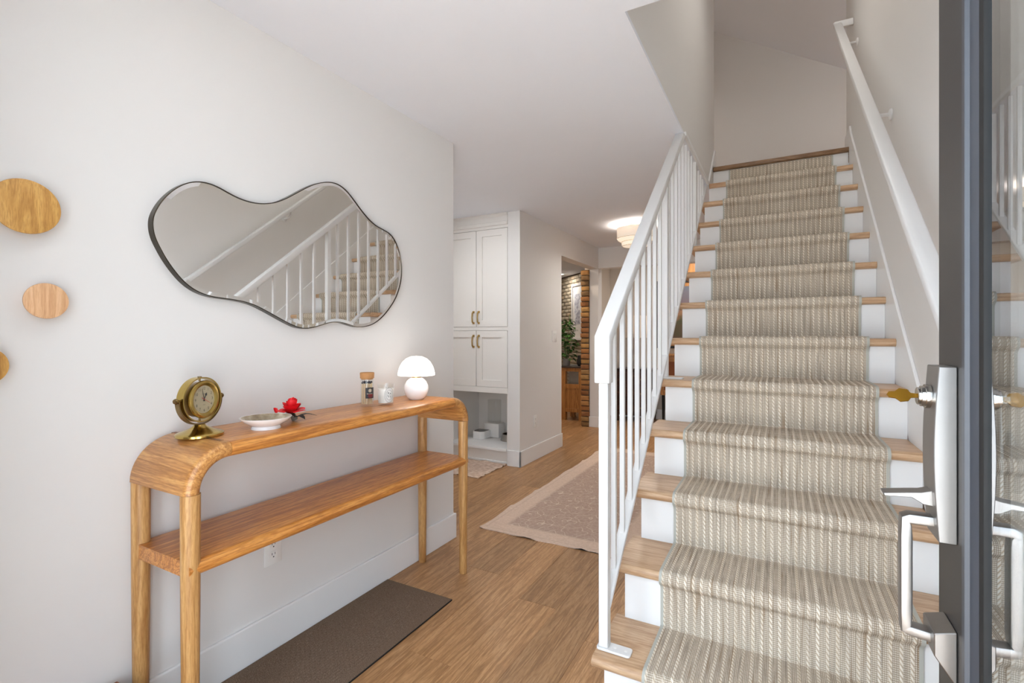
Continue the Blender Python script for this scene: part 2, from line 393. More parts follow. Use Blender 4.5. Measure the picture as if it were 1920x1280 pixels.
ln = np.hypot(ty, tz)+1e-9; ny, nz = -tz/ln, ty/ln
a = np.linspace(0, XB-XA, NA); A, SS = np.meshgrid(a, s)
PER = (XB-XA)/28; q = (A/PER) % 1; ci = np.floor(A/PER)
braid = np.clip(1-((q-.24)/.19)**2, 0, 1)
hs = np.abs(np.sin(np.pi*(SS/.0165+(q-.24)*2.2+ci*.37)))
h = .0026*np.sqrt(braid)*(.30+.70*hs)+.0008*np.abs(np.sin(np.pi*A/.0054)*np.sin(np.pi*SS/.0084))*(braid <= 0)
edge = np.minimum(A, XB-XA-A); h *= np.clip(edge/.008, 0, 1)
V = np.stack([XA+A, py[:, None]+ny[:, None]*h, pz[:, None]+nz[:, None]*h], -1).reshape(-1, 3)
me = bpy.data.meshes.new('pile')
idx = (np.arange(NS-1)[:, None]*NA+np.arange(NA-1)[None, :]).ravel()
quads = np.stack([idx, idx+1, idx+1+NA, idx+NA], 1).astype(np.int32)
me.vertices.add(len(V)); me.vertices.foreach_set('co', (V-np.array([0, 1.5, 0])).astype(np.float32).ravel())
me.loops.add(quads.size); me.loops.foreach_set('vertex_index', quads.ravel())
me.polygons.add(len(quads)); me.polygons.foreach_set('loop_start', np.arange(0, quads.size, 4, dtype=np.int32)); me.polygons.foreach_set('loop_total', np.full(len(quads), 4, np.int32))
me.update(calc_edges=True); me.polygons.foreach_set('use_smooth', np.ones(len(quads), bool))
uv = me.uv_layers.new(name='weave'); UVv = np.stack([A, SS], -1).reshape(-1, 2).astype(np.float32); uv.data.foreach_set('uv', UVv[quads.ravel()].ravel())
m = N('woven_runner'); u = m.new('ShaderNodeUVMap', uv_map='weave'); sx = m.new('ShaderNodeSeparateXYZ', {0: u.outputs[0]})
ua, us = sx.outputs[0], sx.outputs[1]
qq = m.math('FRACT', m.math('DIVIDE', ua, PER))
cidx = m.math('FLOOR', m.math('DIVIDE', ua, PER))
bm_ = m.math('SUBTRACT', 1.0, m.math('POWER', m.math('DIVIDE', m.math('SUBTRACT', qq, .24), .19), 2.0))
mask = m.new('ShaderNodeMapRange', {'Value': bm_, 'From Min': 0.0, 'From Max': .5}); mask.clamp = True
stitch = m.math('ABSOLUTE', m.math('SINE', m.math('MULTIPLY', m.math('ADD', m.math('ADD', m.math('DIVIDE', us, .0165), m.math('MULTIPLY', m.math('SUBTRACT', qq, .24), 2.2)), m.math('MULTIPLY', cidx, .37)), math.pi)))
grid = m.math('MULTIPLY', m.math('ABSOLUTE', m.math('SINE', m.math('MULTIPLY', ua, math.pi/.0046))), m.math('ABSOLUTE', m.math('SINE', m.math('MULTIPLY', us, math.pi/.0062))))
nb = m.new('ShaderNodeTexNoise', {'Vector': u.outputs[0], 'Scale': 240.0, 'Detail': 2.0})
nv = m.new('ShaderNodeMapping', {'Vector': u.outputs[0], 'Scale': (95.0, 4.0, 1.0)})
nl = m.new('ShaderNodeTexNoise', {'Vector': nv, 'Scale': 1.0, 'Detail': 2.0})
n2 = m.new('ShaderNodeTexNoise', {'Vector': nv, 'Scale': .7, 'Detail': 2.0})
yarn = m.ramp(nl.outputs[0], [(.30, lin((156, 132, 106))), (.43, lin((190, 180, 166))), (.55, lin((212, 200, 182))), (.68, lin((162, 152, 140)))])
weave = m.mix(m.ramp(m.math('ADD', m.math('MULTIPLY', grid, .8), m.math('MULTIPLY', nb.outputs[0], .3)), [(.12, (0, 0, 0)), (.7, (1, 1, 1))]), lin((134, 118, 100)), yarn)
weave = m.mix(m.math('MULTIPLY', m.ramp(grid, [(.72, (0, 0, 0)), (.95, (1, 1, 1))]), .7), weave, lin((216, 208, 196)))
br = m.mix(m.math('MULTIPLY', stitch, .85), lin((166, 144, 116)), m.ramp(n2.outputs[0], [(.35, lin((226, 216, 200))), (.6, lin((244, 238, 227)))]))
fade = m.ramp(nl.outputs[0], [(.40, (1, 1, 1)), (.66, (.45, .45, .45))])
m.set(color=m.mix(m.math('MULTIPLY', mask.outputs[0], fade), weave, br), rough=.95, spec=.15); m.bump(nb.outputs[0], .3, .0015)
me.materials.append(m.m)
rn = thing('stair_runner', 'grey-beige woven carpet runner draped down the middle of the stairs', 'carpet', (0, 1.5, 0))
po = bpy.data.objects.new('pile', me); COL.objects.link(po); po.parent = rn
for x in (XA, XB):
    b = bmk(); rings = []
    for i in range(0, NS, 3):
        rings.append([b.verts.new((x+dx, py[i]+ny[i]*dn, pz[i]+nz[i]*dn)) for dx, dn in ((-.005, -.006), (-.005, .0012), (.005, .0012), (.005, -.006))])
    for r0, r1 in zip(rings, rings[1:]):
        for k in range(4): b.faces.new((r0[k], r0[(k+1) % 4], r1[(k+1) % 4], r1[k]))
    obj('edge_binding', b, M_BIND, rn, 50)

# ------------------------------------------------------------------ stair railing
rl = thing('stair_railing', 'white metal stair railing with slender square balusters', 'railing', (-.5, 1.55, RISE))
xb, PS = -.5, .828
def rail_top(y): return 1.212+PS*(y-1.525)
def low_top(y): return .345+PS*(y-1.56)
def slope_bar(bm, x0, x1, y0, y1, fz, th, cut=None):
    prism(bm, [(y0, fz(y0)), (y1, fz(y1)), (y1, fz(y1)-th), (y0, fz(y0)-th)], 'X', x0, x1); return bm
yt = 1.525+(ZC-1.212)/PS
b = bmk(); prism(b, [(1.519, 1.06), (1.519, 1.212), (yt, ZC), (yt+.055, ZC), (1.562, 1.196), (1.562, 1.06)], 'X', xb-.025, xb+.025); bev(b, .004, 2)
obj('top_rail', b, M_METALW, rl)
b = bmk(); slope_bar(b, xb-.017, xb+.017, 1.56, 4.05, low_top, .022); bev(b, .002, 1); obj('bottom_rail', b, M_METALW, rl)
b = bmk(); box(b, xb-.0155, xb+.0155, 1.535, 1.566, RISE+.008, 1.1); bev(b, .002, 1); obj('newel_post', b, M_METALW, rl)
def plate(y, z):
    b = bmk(); prism(b, rrect(xb-.022, xb+.088, y-.023, y+.023, .010, 3), 'Z', z+.0005, z+.008); bev(b, .0015, 1); p = obj('base_plate', b, M_METALW, rl)
    for dx in (.035, .07):
        b = bmk(); lathe(b, [(0, .0085), (.005, .0085), (.006, .008), (.006, .006)], (xb+dx, y, z), 10); obj('screw', b, M_WPLASTIC, p)
plate(1.55, RISE); plate(2.51, 5*RISE); plate(3.46, 9*RISE)
for y, z in ((2.51, 5*RISE), (3.46, 9*RISE)):
    b = bmk(); box(b, xb-.0155, xb+.0155, y-.0155, y+.0155, z+.008, min(rail_top(y)-.02, ZC)); bev(b, .002, 1); obj('post', b, M_METALW, rl)
for i in range(1, 24):
    y = 1.547+.105*i
    if min(abs(y-2.51), abs(y-3.46)) < .05: continue
    zt = min(rail_top(y)-.02, ZC-.001); zl = low_top(y)-.012
    if zt-zl < .05: continue
    b = bmk(); box(b, xb-.008, xb+.008, y-.008, y+.008, zl, zt); obj('baluster', b, M_METALW, rl, 0)

# ------------------------------------------------------------------ handrail on the right wall
hr = thing('wall_handrail', 'white handrail on brackets along the right stair wall', 'handrail', (.365, 2.8, 2.2))
def hz(y): return 1.977+.825*(y-2.419)
b = bmk(); slope_bar(b, .34, .39, 1.2, 4.23, hz, .042); bev(b, .006, 2); obj('rail', b, M_METALW, hr)
b = bmk(); box(b, .345, XR-.001, 4.20, 4.228, hz(4.2)-.035, hz(4.2)+.012); bev(b, .004, 2); obj('wall_return', b, M_METALW, hr)
for y in (1.62, 2.86, 3.98):
    z = hz(y)-.04; b = bmk(); tube(b, [(.365, y, z+.004), (.368, y, z-.03), (.395, y, z-.052), (.45, y, z-.056)], .0085, 10)
    br_ = obj('bracket', b, M_METALW, hr); b = bmk(); lathe(b, [(.026, 0), (.026, .006), (.018, .012), (0, .012)], (XR-.0005, y, z-.056), 16, (-1, 0, 0)); obj('wall_plate', b, M_METALW, br_)

# ------------------------------------------------------------------ front door (open), handle set, key
XD = .23
dr = thing('door_1', 'open charcoal front door with a glass panel and nickel handle set', 'door', (XD+.022, .59, 0), kind='structure')
def part(name, m_, fn, parent, bv=0, seg=2, smooth=40, label=None):
    b = bmk(); fn(b)
    if bv: bev(b, bv, seg)
    return obj(name, b, m_, parent, smooth, label)
part('stile', M_DOOR, lambda b: box(b, XD, XD+.045, .906, 1.046, .012, 2.05), dr, .0015, 1)
part('stile', M_DOOR, lambda b: box(b, XD, XD+.045, .136, .256, .012, 2.05), dr, .0015, 1)
part('rail', M_DOOR, lambda b: box(b, XD, XD+.045, .256, .906, .012, .26), dr, .0015, 1)
part('rail', M_DOOR, lambda b: box(b, XD, XD+.045, .256, .906, 1.92, 2.05), dr, .0015, 1)
def bead(y0, y1, sgn):
    def f(b):
        e, i = (y0, y1)
        prism(b, [(XD-.006, e), (XD-.006, e+sgn*.012), (XD-.001, e+sgn*.014), (XD-.001, e+sgn*.018), (XD+.004, i), (XD+.022, i), (XD+.022, e)], 'Z', .26, 1.92)
    return f
part('glazing_bead', M_BEAD, bead(.9055, .873, -1), dr, 0, smooth=25)
part('glazing_bead', M_BEAD, bead(.2565, .30, 1), dr, 0, smooth=25)
part('glazing_gasket', M_BLACK, lambda b: box(b, XD+.0035, XD+.016, .856, .8728, .26, 1.92), dr)
part('pane', M_PANE, lambda b: box(b, XD+.0075, XD+.0115, .30, .8575, .26, 1.92), dr, 0, smooth=0)
hs_ = dr
def esc(b):
    zs = np.linspace(.905, 1.167, 15); f = [(XD-.0215-.006*math.sin(math.pi*(z-.905)/.262), z) for z in zs]
    prism(b, [(XD-.0005, .905)]+[(float(x), float(z)) for x, z in f]+[(XD-.0005, 1.167)], 'Y', .947, 1.013)
lp = part('lock_plate', M_STEEL, esc, dr, .0010, 1, 25, label='tall brushed nickel lock plate')
cyl = part('key_cylinder', M_CHROME, lambda b: lathe(b, [(0, .016), (.0125, .016), (.0135, .015), (.0135, .012), (.016, .0115), (.016, .007), (.0185, .0065), (.0185, 0), (0, 0)], (XD-.025, .982, 1.119), 28, (-1, 0, 0)), lp)
def latch(b):
    prism(b, [(XD-.02, .952), (XD-.036, .954), (XD-.050, .9625), (XD-.084, .9600), (XD-.0855, .9645), (XD-.052, .970), (XD-.038, .972), (XD-.02, .978)], 'Y', .966, .994)
part('thumb_latch', M_STEEL, latch, lp, .0008, 1, 25)
def pull(b):
    sec = rrect(-.0125, .0125, -.0075, .0075, .0025, 2)
    pth = [((XD-.012), .928), (XD-.052, .928), (XD-.0555, .924), (XD-.0555, .90), (XD-.0555, .78), (XD-.0555, .757), (XD-.052, .7535), (XD-.012, .749)]
    nr = [(0, 1), (0, 1), (-.7071, .7071), (-1, 0), (-1, 0), (-.7071, -.7071), (0, -1), (0, -1)]
    rings = [[b.verts.new((p[0]+n_[0]*c_*(1.2 if abs(n_[0]) > .5 and abs(n_[1]) > .5 else 1), .98+a_, p[1]+n_[1]*c_*(1.2 if abs(n_[0]) > .5 and abs(n_[1]) > .5 else 1))) for a_, c_ in sec] for p, n_ in zip(pth, nr)]
    for A_, B_ in zip(rings, rings[1:]):
        for k in range(len(sec)): b.faces.new((A_[k], A_[(k+1) % len(sec)], B_[(k+1) % len(sec)], B_[k]))
    b.faces.new(rings[0][::-1]); b.faces.new(rings[-1])
ph = part('pull_handle', M_STEEL, pull, dr, 0, label='square brushed nickel pull handle')
part('lower_mount', M_STEEL, lambda b: prism(b, [(XD-.0005, .700), (XD-.004, .700), (XD-.027, .735), (XD-.027, .768), (XD-.0005, .776)], 'Y', .947, 1.013), ph, .0012, 1, 25)
kb = bmk(); kx = XD-.042
prism(kb, [(kx+.004, -.003), (kx-.006, -.004), (kx-.010, -.010), (kx-.020, -.012), (kx-.026, -.006), (kx-.034, -.005), (kx-.037, 0), (kx-.034, .005), (kx-.026, .006), (kx-.020, .012), (kx-.010, .010), (kx-.006, .004), (kx+.004, .003)], 'Z', 1.1178, 1.1202)
bmesh.ops.translate(kb, vec=(0, .982, 0), verts=kb.verts)
bmesh.ops.rotate(kb, cent=(kx, .982, 1.119), matrix=Matrix.Rotation(math.radians(55), 3, 'X'), verts=kb.verts)
tag(obj('door_key', kb, M_KEY), 'brass key left in the lock of the open front door', 'key')

b = bmk(); box(b, -1.23, -1.19, .0, .08, .06, 2.06); box(b, -.87, -.83, .0, .08, .06, 2.06); box(b, -1.19, -.87, .0, .08, .06, .10); box(b, -1.19, -.87, .0, .08, 2.02, 2.06)
struct('window_added_1', b, M_TRIM, 'added unseen sidelight window that brightens the left entry wall')  # added window out of view, lets more daylight onto the left wall
# ------------------------------------------------------------------ wall mirror
OUT = [(0.94,1.726),(0.976,1.729),(1.008,1.724),(1.039,1.715),(1.075,1.706),(1.113,1.702),(1.151,1.704),(1.187,1.712),(1.225,1.726),(1.267,1.75),(1.313,1.782),(1.361,1.816),(1.41,1.846),(1.461,1.867),(1.507,1.876),(1.548,1.871),(1.587,1.853),(1.626,1.824),(1.669,1.79),(1.715,1.76),(1.762,1.74),(1.809,1.73),(1.849,1.72),(1.881,1.7),(1.908,1.667),(1.929,1.621),(1.94,1.565),(1.938,1.506),(1.921,1.448),(1.891,1.394),(1.849,1.345),(1.8,1.302),(1.746,1.27),(1.689,1.254),(1.636,1.252),(1.593,1.26),(1.557,1.268),(1.523,1.271),(1.486,1.268),(1.446,1.258),(1.403,1.247),(1.361,1.241),(1.32,1.246),(1.278,1.261),(1.234,1.281),(1.187,1.303),(1.142,1.322),(1.101,1.333),(1.063,1.338),(1.024,1.341),(0.988,1.344),(0.955,1.351),(0.922,1.365),(0.891,1.388),(0.864,1.418),(0.84,1.452),(0.821,1.486),(0.807,1.518),(0.801,1.55),(0.803,1.58),(0.814,1.61),(0.83,1.639),(0.851,1.667),(0.876,1.692),(0.906,1.713)]
C0 = np.array(OUT)
def catmull(C, n=4):
    o = []
    for i in range(len(C)):
        p0, p1, p2, p3 = C[i-1], C[i], C[(i+1) % len(C)], C[(i+2) % len(C)]
        for j in range(n):
            t = j/n; o.append(.5*((2*p1)+(-p0+p2)*t+(2*p0-5*p1+4*p2-p3)*t*t+(-p0+3*p1-3*p2+p3)*t**3))
    return np.array(o)
CC = catmull(C0)
def inset(C, d):
    t = np.roll(C, -1, 0)-np.roll(C, 1, 0); t /= np.linalg.norm(t, axis=1)[:, None]
    return C+np.stack([t[:, 1], -t[:, 0]], 1)*d          # outline runs clockwise seen from the room
mr = thing('wall_mirror', 'cloud-shaped mirror with a dark bronze rim on the entry wall', 'mirror', (XW+.0005, 1.37, 1.55))
def ring_mesh(name, loops, m_, cap=False, smooth=40):
    b = bmk(); L = [[b.verts.new((x, p[0], p[1])) for p in C] for C, x in loops]; n = len(L[0])
    for A_, B_ in zip(L, L[1:]):
        for k in range(n): b.faces.new((A_[k], A_[(k+1) % n], B_[(k+1) % n], B_[k]))
    if cap: b.faces.new(L[-1])
    return obj(name, b, m_, mr, smooth)
ring_mesh('rim', [(CC, XW+.001), (CC, XW+.027), (inset(CC, .003), XW+.028), (inset(CC, .0035), XW+.022)], M_FRAME)
ring_mesh('bevel', [(inset(CC, .0034), XW+.0253), (inset(CC, .016), XW+.0262)], M_MIRROR)
ring_mesh('glass', [(inset(CC, .016), XW+.0262)], M_MIRROR, True, 0)

# ------------------------------------------------------------------ round wooden wall hooks
def dot(y, z, r, m_, label):
    b = bmk(); d = .045 if r > .06 else .038
    lathe(b, [(0, 0), (r*.42, 0), (r*.46, d*.25), (r*.88, d*.72), (r*.985, d*.86), (r, d*.93), (r*.985, d*.985), (r*.8, d*1.04), (r*.4, d*1.07), (0, d*1.08)], (XW+.0005, y, z), 48, (1, 0, 0))
    tag(obj('wall_hook', b, m_, None, 35), label, 'wall hook', 'round wooden hooks on the entry wall')
dot(.508, 1.541, .069, M_OAKDOT, 'large round amber oak wall hook, uppermost on the left wall')
dot(.549, 1.304, .0465, M_BEECH, 'small round pale beech wall hook below the large amber one')
dot(.432, 1.139, .0465, M_OAKDOT, 'round amber wall hook cut off by the left picture edge')

# ------------------------------------------------------------------ console table
ct = thing('console_table', 'honey oak console table with rounded corners, round legs and a lower shelf', 'table', (-1.555, 1.43, 0))
XF, XK, ZT = -1.398, -1.712, .905
LY0, LY1, LXF, LXK = .766, 2.093, -1.4235, -1.6865
sec = rrect(XK, XF, -.0225, .0225, .021, 5); RO = .127
zc, yc0, yc1 = ZT-RO, LY0-.0255+RO, LY1+.0255-RO
part('table_top', M_CON, lambda b: sweep(b, [(a_, c_) for a_, c_ in sec], [((yc0+.001, ZT-.0225), (0, 1)), ((yc1-.001, ZT-.0225), (0, 1))]), ct)
for y, sg in ((yc0, -1), (yc1, 1)):
    fr = [((y+sg*(RO-.0225)*math.sin(t), zc+(RO-.0225)*math.cos(t)), (sg*math.sin(t), math.cos(t))) for t in np.linspace(0, math.pi/2, 14)]
    part('corner_piece', M_CONX, lambda b: sweep(b, sec, fr), ct)
part('joint_strip', M_DARKJ, lambda b: box(b, XK+.012, XF-.045, yc0-.010, yc0+.003, ZT-.004, ZT+.0003), ct, 0, smooth=0)
for x in (LXF, LXK):
    for y in (LY0, LY1):
        part('leg', M_CONZ, lambda b: lathe(b, [(0, .0), (.0185, .0), (.0195, .002), (.0235, .45), (.0248, zc-.001), (0, zc-.001)], (x, y, 0), 24), ct)
part('shelf', M_CON, lambda b: sweep(b, rrect(XK+.004, XF-.002, -.0215, .0215, .0205, 5), [((LY0-.014, .573), (0, 1)), ((LY1+.012, .573), (0, 1))]), ct, 0)

# ------------------------------------------------------------------ brass gimbal clock
cx, cy, cz = -1.57, .872, ZT+.112
ck = thing('desk_clock', 'brass gimbal ship clock on a bell-shaped foot', 'clock', (cx, cy, ZT))
part('foot', M_BRASS, lambda b: lathe(b, [(0, 0), (.063, 0), (.0655, .002), (.0655, .008), (.062, .011), (.058, .0125), (.042, .018), (.028, .024), (.0185, .030), (.015, .035), (0, .035)], (cx, cy, ZT), 40), ck)
def arcband(b, R, w, th, a0, a1, n, rx):
    """flat band bent along an arc in the y-z plane, width along X"""
    rings = []
    for i in range(n+1):
        t = a0+(a1-a0)*i/n; d = Vector((0, math.cos(t), math.sin(t)))
        rings.append([b.verts.new(Vector((cx+sx_, cy, cz))+d*(R+dr_)) for sx_, dr_ in ((-w, -th), (w, -th), (w, th), (-w, th))])
    for A_, B_ in zip(rings, rings[1:]):
        for k in range(4): b.faces.new((A_[k], A_[(k+1) % 4], B_[(k+1) % 4], B_[k]))
    if abs(a1-a0) < 6.2: b.faces.new(rings[0][::-1]); b.faces.new(rings[-1])
part('fork', M_BRASSD, lambda b: arcband(b, .0755, .008, .0018, math.radians(176), math.radians(364), 40, 0), ck)
part('gimbal_ring', M_BRASS, lambda b: (arcband(b, .0668, .013, .0018, 0, 2*math.pi, 64, 0), bmesh.ops.remove_doubles(b, verts=b.verts, dist=1e-5)), ck)
for s_ in (-1, 1):
    part('pivot_knob', M_BRASSD, lambda b: lathe(b, [(0, -.012), (.003, -.012), (.003, 0), (.0075, .0005), (.0085, .004), (.0065, .008), (0, .0095)], (cx, cy+s_*.0775, cz+.003), 16, (0, s_, 0)), ck)
    part('pivot_pin', M_BRASSD, lambda b: lathe(b, [(0, 0), (.003, 0), (.003, .012), (.006, .0125), (.006, .015), (0, .016)], (cx, cy, cz+s_*.0555), 12, (0, 0, s_)), ck)
TILT = Vector((1, .10, .02)).normalized()
def cl(h, y=0, z=0):      # clock drum frame: h along the face normal
    side = Vector((0, 0, 1)).cross(TILT).normalized(); up = TILT.cross(side); return Vector((cx, cy, cz))+TILT*h+side*y+up*z
cs = part('clock_case', M_BRASSD, lambda b: lathe(b, [(0, -.026), (.044, -.026), (.05, -.022), (.0535, -.012), (.0535, .014), (0, .014)], (cx, cy, cz), 48, TILT), ck)
part('bezel', M_BRASS, lambda b: lathe(b, [(.052, .010), (.0575, .012), (.0582, .016), (.0565, .020), (.050, .0215), (.043, .0175), (.042, .014)], (cx, cy, cz), 56, TILT), ck)
dm = N('silvered_dial'); dm.set(color=lin((188, 178, 150)), rough=.4, metal=.4); M_DIAL = dm.m
dl = part('dial', M_DIAL, lambda b: lathe(b, [(0, .0150), (.0428, .0150), (.0428, .0142)], (cx, cy, cz), 48, TILT), ck)
def nums(b):
    for i in range(1, 13):
        t = math.radians(90-30*i); add_text(b, str(i), .0115, lambda x, y: cl(.0153, .0335*math.cos(t)+x, .0335*math.sin(t)+y))
    box_t = [(-.008, .0165), (.008, .0165), (.008, .0172), (-.008, .0172)]
    b.faces.new([b.verts.new(cl(.0153, *p)) for p in box_t])
    b.faces.new([b.verts.new(cl(.0153, *p)) for p in ((-.005, -.0170), (.005, -.0170), (.005, -.0163), (-.005, -.0163))])
part('numerals', M_INK, nums, dl, 0, smooth=0)
def hand(b, deg, l0, l1, w, h, spade=False):
    t = math.radians(90-deg); d = (math.cos(t), math.sin(t)); n_ = (-d[1], d[0])
    prof = [(-l0, w), (l1, w*.4)] if not spade else [(-l0, w), (l1*.55, w), (l1*.7, w*3.2), (l1, w*.3)]
    pts_ = [(p*d[0]+q_*n_[0], p*d[1]+q_*n_[1]) for p, q_ in prof]+[(p*d[0]-q_*n_[0], p*d[1]-q_*n_[1]) for p, q_ in prof[::-1]]
    A_ = [b.verts.new(cl(h, *p)) for p in pts_]; B_ = [b.verts.new(cl(h+.0004, *p)) for p in pts_]; n = len(pts_)
    b.faces.new(A_[::-1]); b.faces.new(B_)
    for k in range(n): b.faces.new((A_[k], A_[(k+1) % n], B_[(k+1) % n], B_[k]))
part('hour_hand', M_INK, lambda b: hand(b, 28, .006, .022, .0014, .0158, True), dl)
part('minute_hand', M_INK, lambda b: hand(b, 346, .006, .034, .0013, .0163), dl)
part('second_hand', plain('red_hand', (190, 40, 30), .5), lambda b: hand(b, 120, .012, .026, .0008, .0168), dl)
ck.rotation_euler = (0, 0, math.radians(14))
part('crystal', M_JAR, lambda b: lathe(b, [(0, .0195), (.02, .0193), (.0425, .0178)], (cx, cy, cz), 40, TILT), ck)

# ------------------------------------------------------------------ footed dish and silk rose
bx_, by_ = -1.502, 1.048
dsh = thing('footed_dish', 'shallow white footed dish with a mottled taupe inside', 'dish', (bx_, by_, ZT))
part('dish_body', M_CERAMIC, lambda b: lathe(b, [(0, .006), (.038, .006), (.041, .001), (.045, .0), (.0455, .003), (.042, .010), (.050, .0145), (.068, .0255), (.0775, .0355), (.079, .0375), (.0782, .0383), (.0768, .0378)], (bx_, by_, ZT), 56), dsh)
mm = N('mottled_taupe_glaze'); tc = mm.new('ShaderNodeTexCoord'); no = mm.new('ShaderNodeTexNoise', {'Vector': tc.outputs['Object'], 'Scale': 26.0, 'Detail': 5.0})
mm.set(color=mm.ramp(no.outputs[0], [(.3, lin((96, 78, 56))), (.5, lin((146, 128, 102))), (.7, lin((190, 176, 152)))]), rough=.3)
part('dish_glaze', mm.m, lambda b: lathe(b, [(.0768, .0378), (.0745, .0355), (.062, .0255), (.042, .0175), (.02, .0150), (0, .0145)], (bx_, by_, ZT), 56), dsh)
def motif(b):
    f = lambda x, z: Vector((bx_+.022+z, by_+.018+x, ZT+.0178+.10*math.hypot(.022+z, .018+x)))
    for x, z, r in ((-.018, .004, .006), (-.006, .0, .007), (.007, .002, .007), (.018, .006, .005)): ring2(b, f, x, z, r*.7, r, 16)
part('painted_motif', M_TWIG, motif, dsh, 0, smooth=0)
rx, ry, rz = -1.545, 1.178, ZT+.043
rs = thing('red_rose', 'red fabric rose on a twig with dark leaves behind the dish', 'flower', (rx, ry, ZT))
def petal(b, ang, R, z0, Hh, span, flare, c=(rx, ry, rz)):
    rows = []
    for i in range(8):
        t = i/7; r = R*math.sin(min(1, t*1.05)*math.pi/2)**.55*(1+flare*t**3); wd = span*(.35+.65*math.sin(math.pi*(.1+.62*t))); row = []
        for j in range(-4, 5):
            u_ = j/4; a_ = ang+u_*wd; rr_ = r*(1-.10*u_*u_+.06*t*abs(u_)); zz = z0+Hh*t*(1-.14*u_*u_*t)-flare*R*.5*t**4
            row.append(b.verts.new((c[0]+rr_*math.cos(a_), c[1]+rr_*math.sin(a_), c[2]+zz)))
        rows.append(row)
    for A_, B_ in zip(rows, rows[1:]):
        for k in range(8): b.faces.new((A_[k], A_[k+1], B_[k+1], B_[k]))
for k, (n, R, z0, Hh, span, fl) in enumerate(((3, .009, .0, .044, 1.3, 0), (4, .0175, -.006, .046, 1.1, .03), (5, .025, -.012, .040, .95, .16), (6, .029, -.016, .028, .80, .45))):
    for i in range(n):
        part('petal', M_RED, lambda b: petal(b, i*2*math.pi/n+k*.7+(i*7+k*3) % 5*.09, R*(1+.05*((i+k) % 3)), z0, Hh*(1-.09*((i*2+k) % 3)), span, fl*(1+.5*((i+k) % 2))), rs, 0, smooth=180)
part('petal', M_RED, lambda b: petal(b, math.radians(200), .012, 0, .026, 1.1, .1, (rx-.006, ry-.052, rz-.014)), rs, 0, smooth=180)
part('twig', M_TWIG, lambda b: (tube(b, [(rx, ry, rz-.010), (rx-.002, ry-.02, ZT+.022), (rx-.005, ry-.045, ZT+.018), (rx-.008, ry-.066, ZT+.034)], [.004, .0045, .005, .003], 8), tube(b, [(rx-.005, ry-.045, ZT+.018), (rx-.010, ry-.052, rz-.012)], .002, 6), tube(b, [(rx, ry, rz-.012), (rx+.006, ry+.010, ZT+.004)], [.009, .011], 8)), rs)
def leaf(b, p, d, L, w, up=.0):
    p, d = Vector(p), Vector(d).normalized(); sd = d.cross(Vector((0, 0, 1))).normalized(); rows = []
    for i in range(7):
        t = i/6; ww = w*math.sin(math.pi*min(1, .06+.94*t))**.8
        rows.append([b.verts.new(p+d*L*t+sd*(j*ww)+Vector((0, 0, up*math.sin(math.pi*t)+.15*ww*abs(j)))) for j in (-1, 0, 1)])
    for A_, B_ in zip(rows, rows[1:]):
        for k in range(2): b.faces.new((A_[k], A_[k+1], B_[k+1], B_[k]))
for d, L in (((.5, 1, .02), .085), ((1, .2, .0), .05), ((.2, -.6, .3), .045)):
    part('leaf', M_LEAFD, lambda b: leaf(b, (rx+.004, ry+.006, ZT+.008), d, L, .015, .012), rs, 0, smooth=180)

# ------------------------------------------------------------------ match jar, candle, mushroom lamp
jx, jy = -1.575, 1.578
mj = thing('match_jar', 'tall glass jar of matches with a cork lid and black label', 'jar', (jx, jy, ZT))
part('glass_body', M_JAR, lambda b: lathe(b, [(0, .0), (.026, 0), (.0275, .002), (.0275, .122), (.0262, .122), (.0262, .012), (0, .012)], (jx, jy, ZT), 32), mj)
part('cork_lid', M_CORK, lambda b: lathe(b, [(0, .118), (.025, .118), (.026, .123), (.0295, .1235), (.0305, .146), (.029, .148), (0, .148)], (jx, jy, ZT), 32), mj)
for i in range(34):
    t = i*2.39996; r = .0225*math.sqrt((i+.5)/34); x, y = jx+r*math.cos(t), jy+r*math.sin(t); hh = .104+random.uniform(-.003, .003)
    mt = part('match', M_MATCH, lambda b: box(b, x-.0011, x+.0011, y-.0011, y+.0011, ZT+.0125, ZT+hh), mj, 0, smooth=0)
    part('match_head', M_BLACKM, lambda b: lathe(b, [(0, -.002), (.002, 0), (.0021, .004), (0, .007)], (x, y, ZT+hh-.001), 8), mt)
def on_cyl(cx_, cy_, r, ang0):   # curved label coordinates -> surface point
    def f(x, z): t = ang0+x/r; return Vector((cx_+r*math.cos(t), cy_+r*math.sin(t), ZT+z))
    return f
def patch(b, f, x0, x1, z0, z1, n=8):
    rows = [[b.verts.new(f(x0+(x1-x0)*i/n, z)) for i in range(n+1)] for z in (z0, z1)]
    for i in range(n): b.faces.new((rows[0][i], rows[0][i+1], rows[1][i+1], rows[1][i]))
tc0 = math.atan2(-jy, -jx)
f1 = on_cyl(jx, jy, .0279, tc0+.50); f2 = on_cyl(jx, jy, .0282, tc0+.50)
lb = part('label', M_INK, lambda b: patch(b, f1, -.0205, .0205, .038, .084), mj, 0, smooth=180, label='black paper label')
part('emblem', M_INKCREAM, lambda b: (ring2(b, f2, -.0015, .0715, .0058, .0075), ring2(b, f2, -.0015, .0715, .001, .0042), patch(b, f2, -.0155, -.008, .0565, .0585, 3), patch(b, f2, -.006, .010, .057, .0583, 3)), lb, 0, smooth=180)
part('red_print', M_INKRED, lambda b: (patch(b, f2, -.010, .013, .0515, .0545, 4), patch(b, f2, -.012, .013, .0465, .049, 4), patch(b, f2, -.008, .010, .0415, .0435, 4)), lb, 0, smooth=180)
kx_, ky_ = -1.545, 1.662
cn = thing('scented_candle', 'white candle in a clear glass tumbler with an oval lettered label', 'candle', (kx_, ky_, ZT))
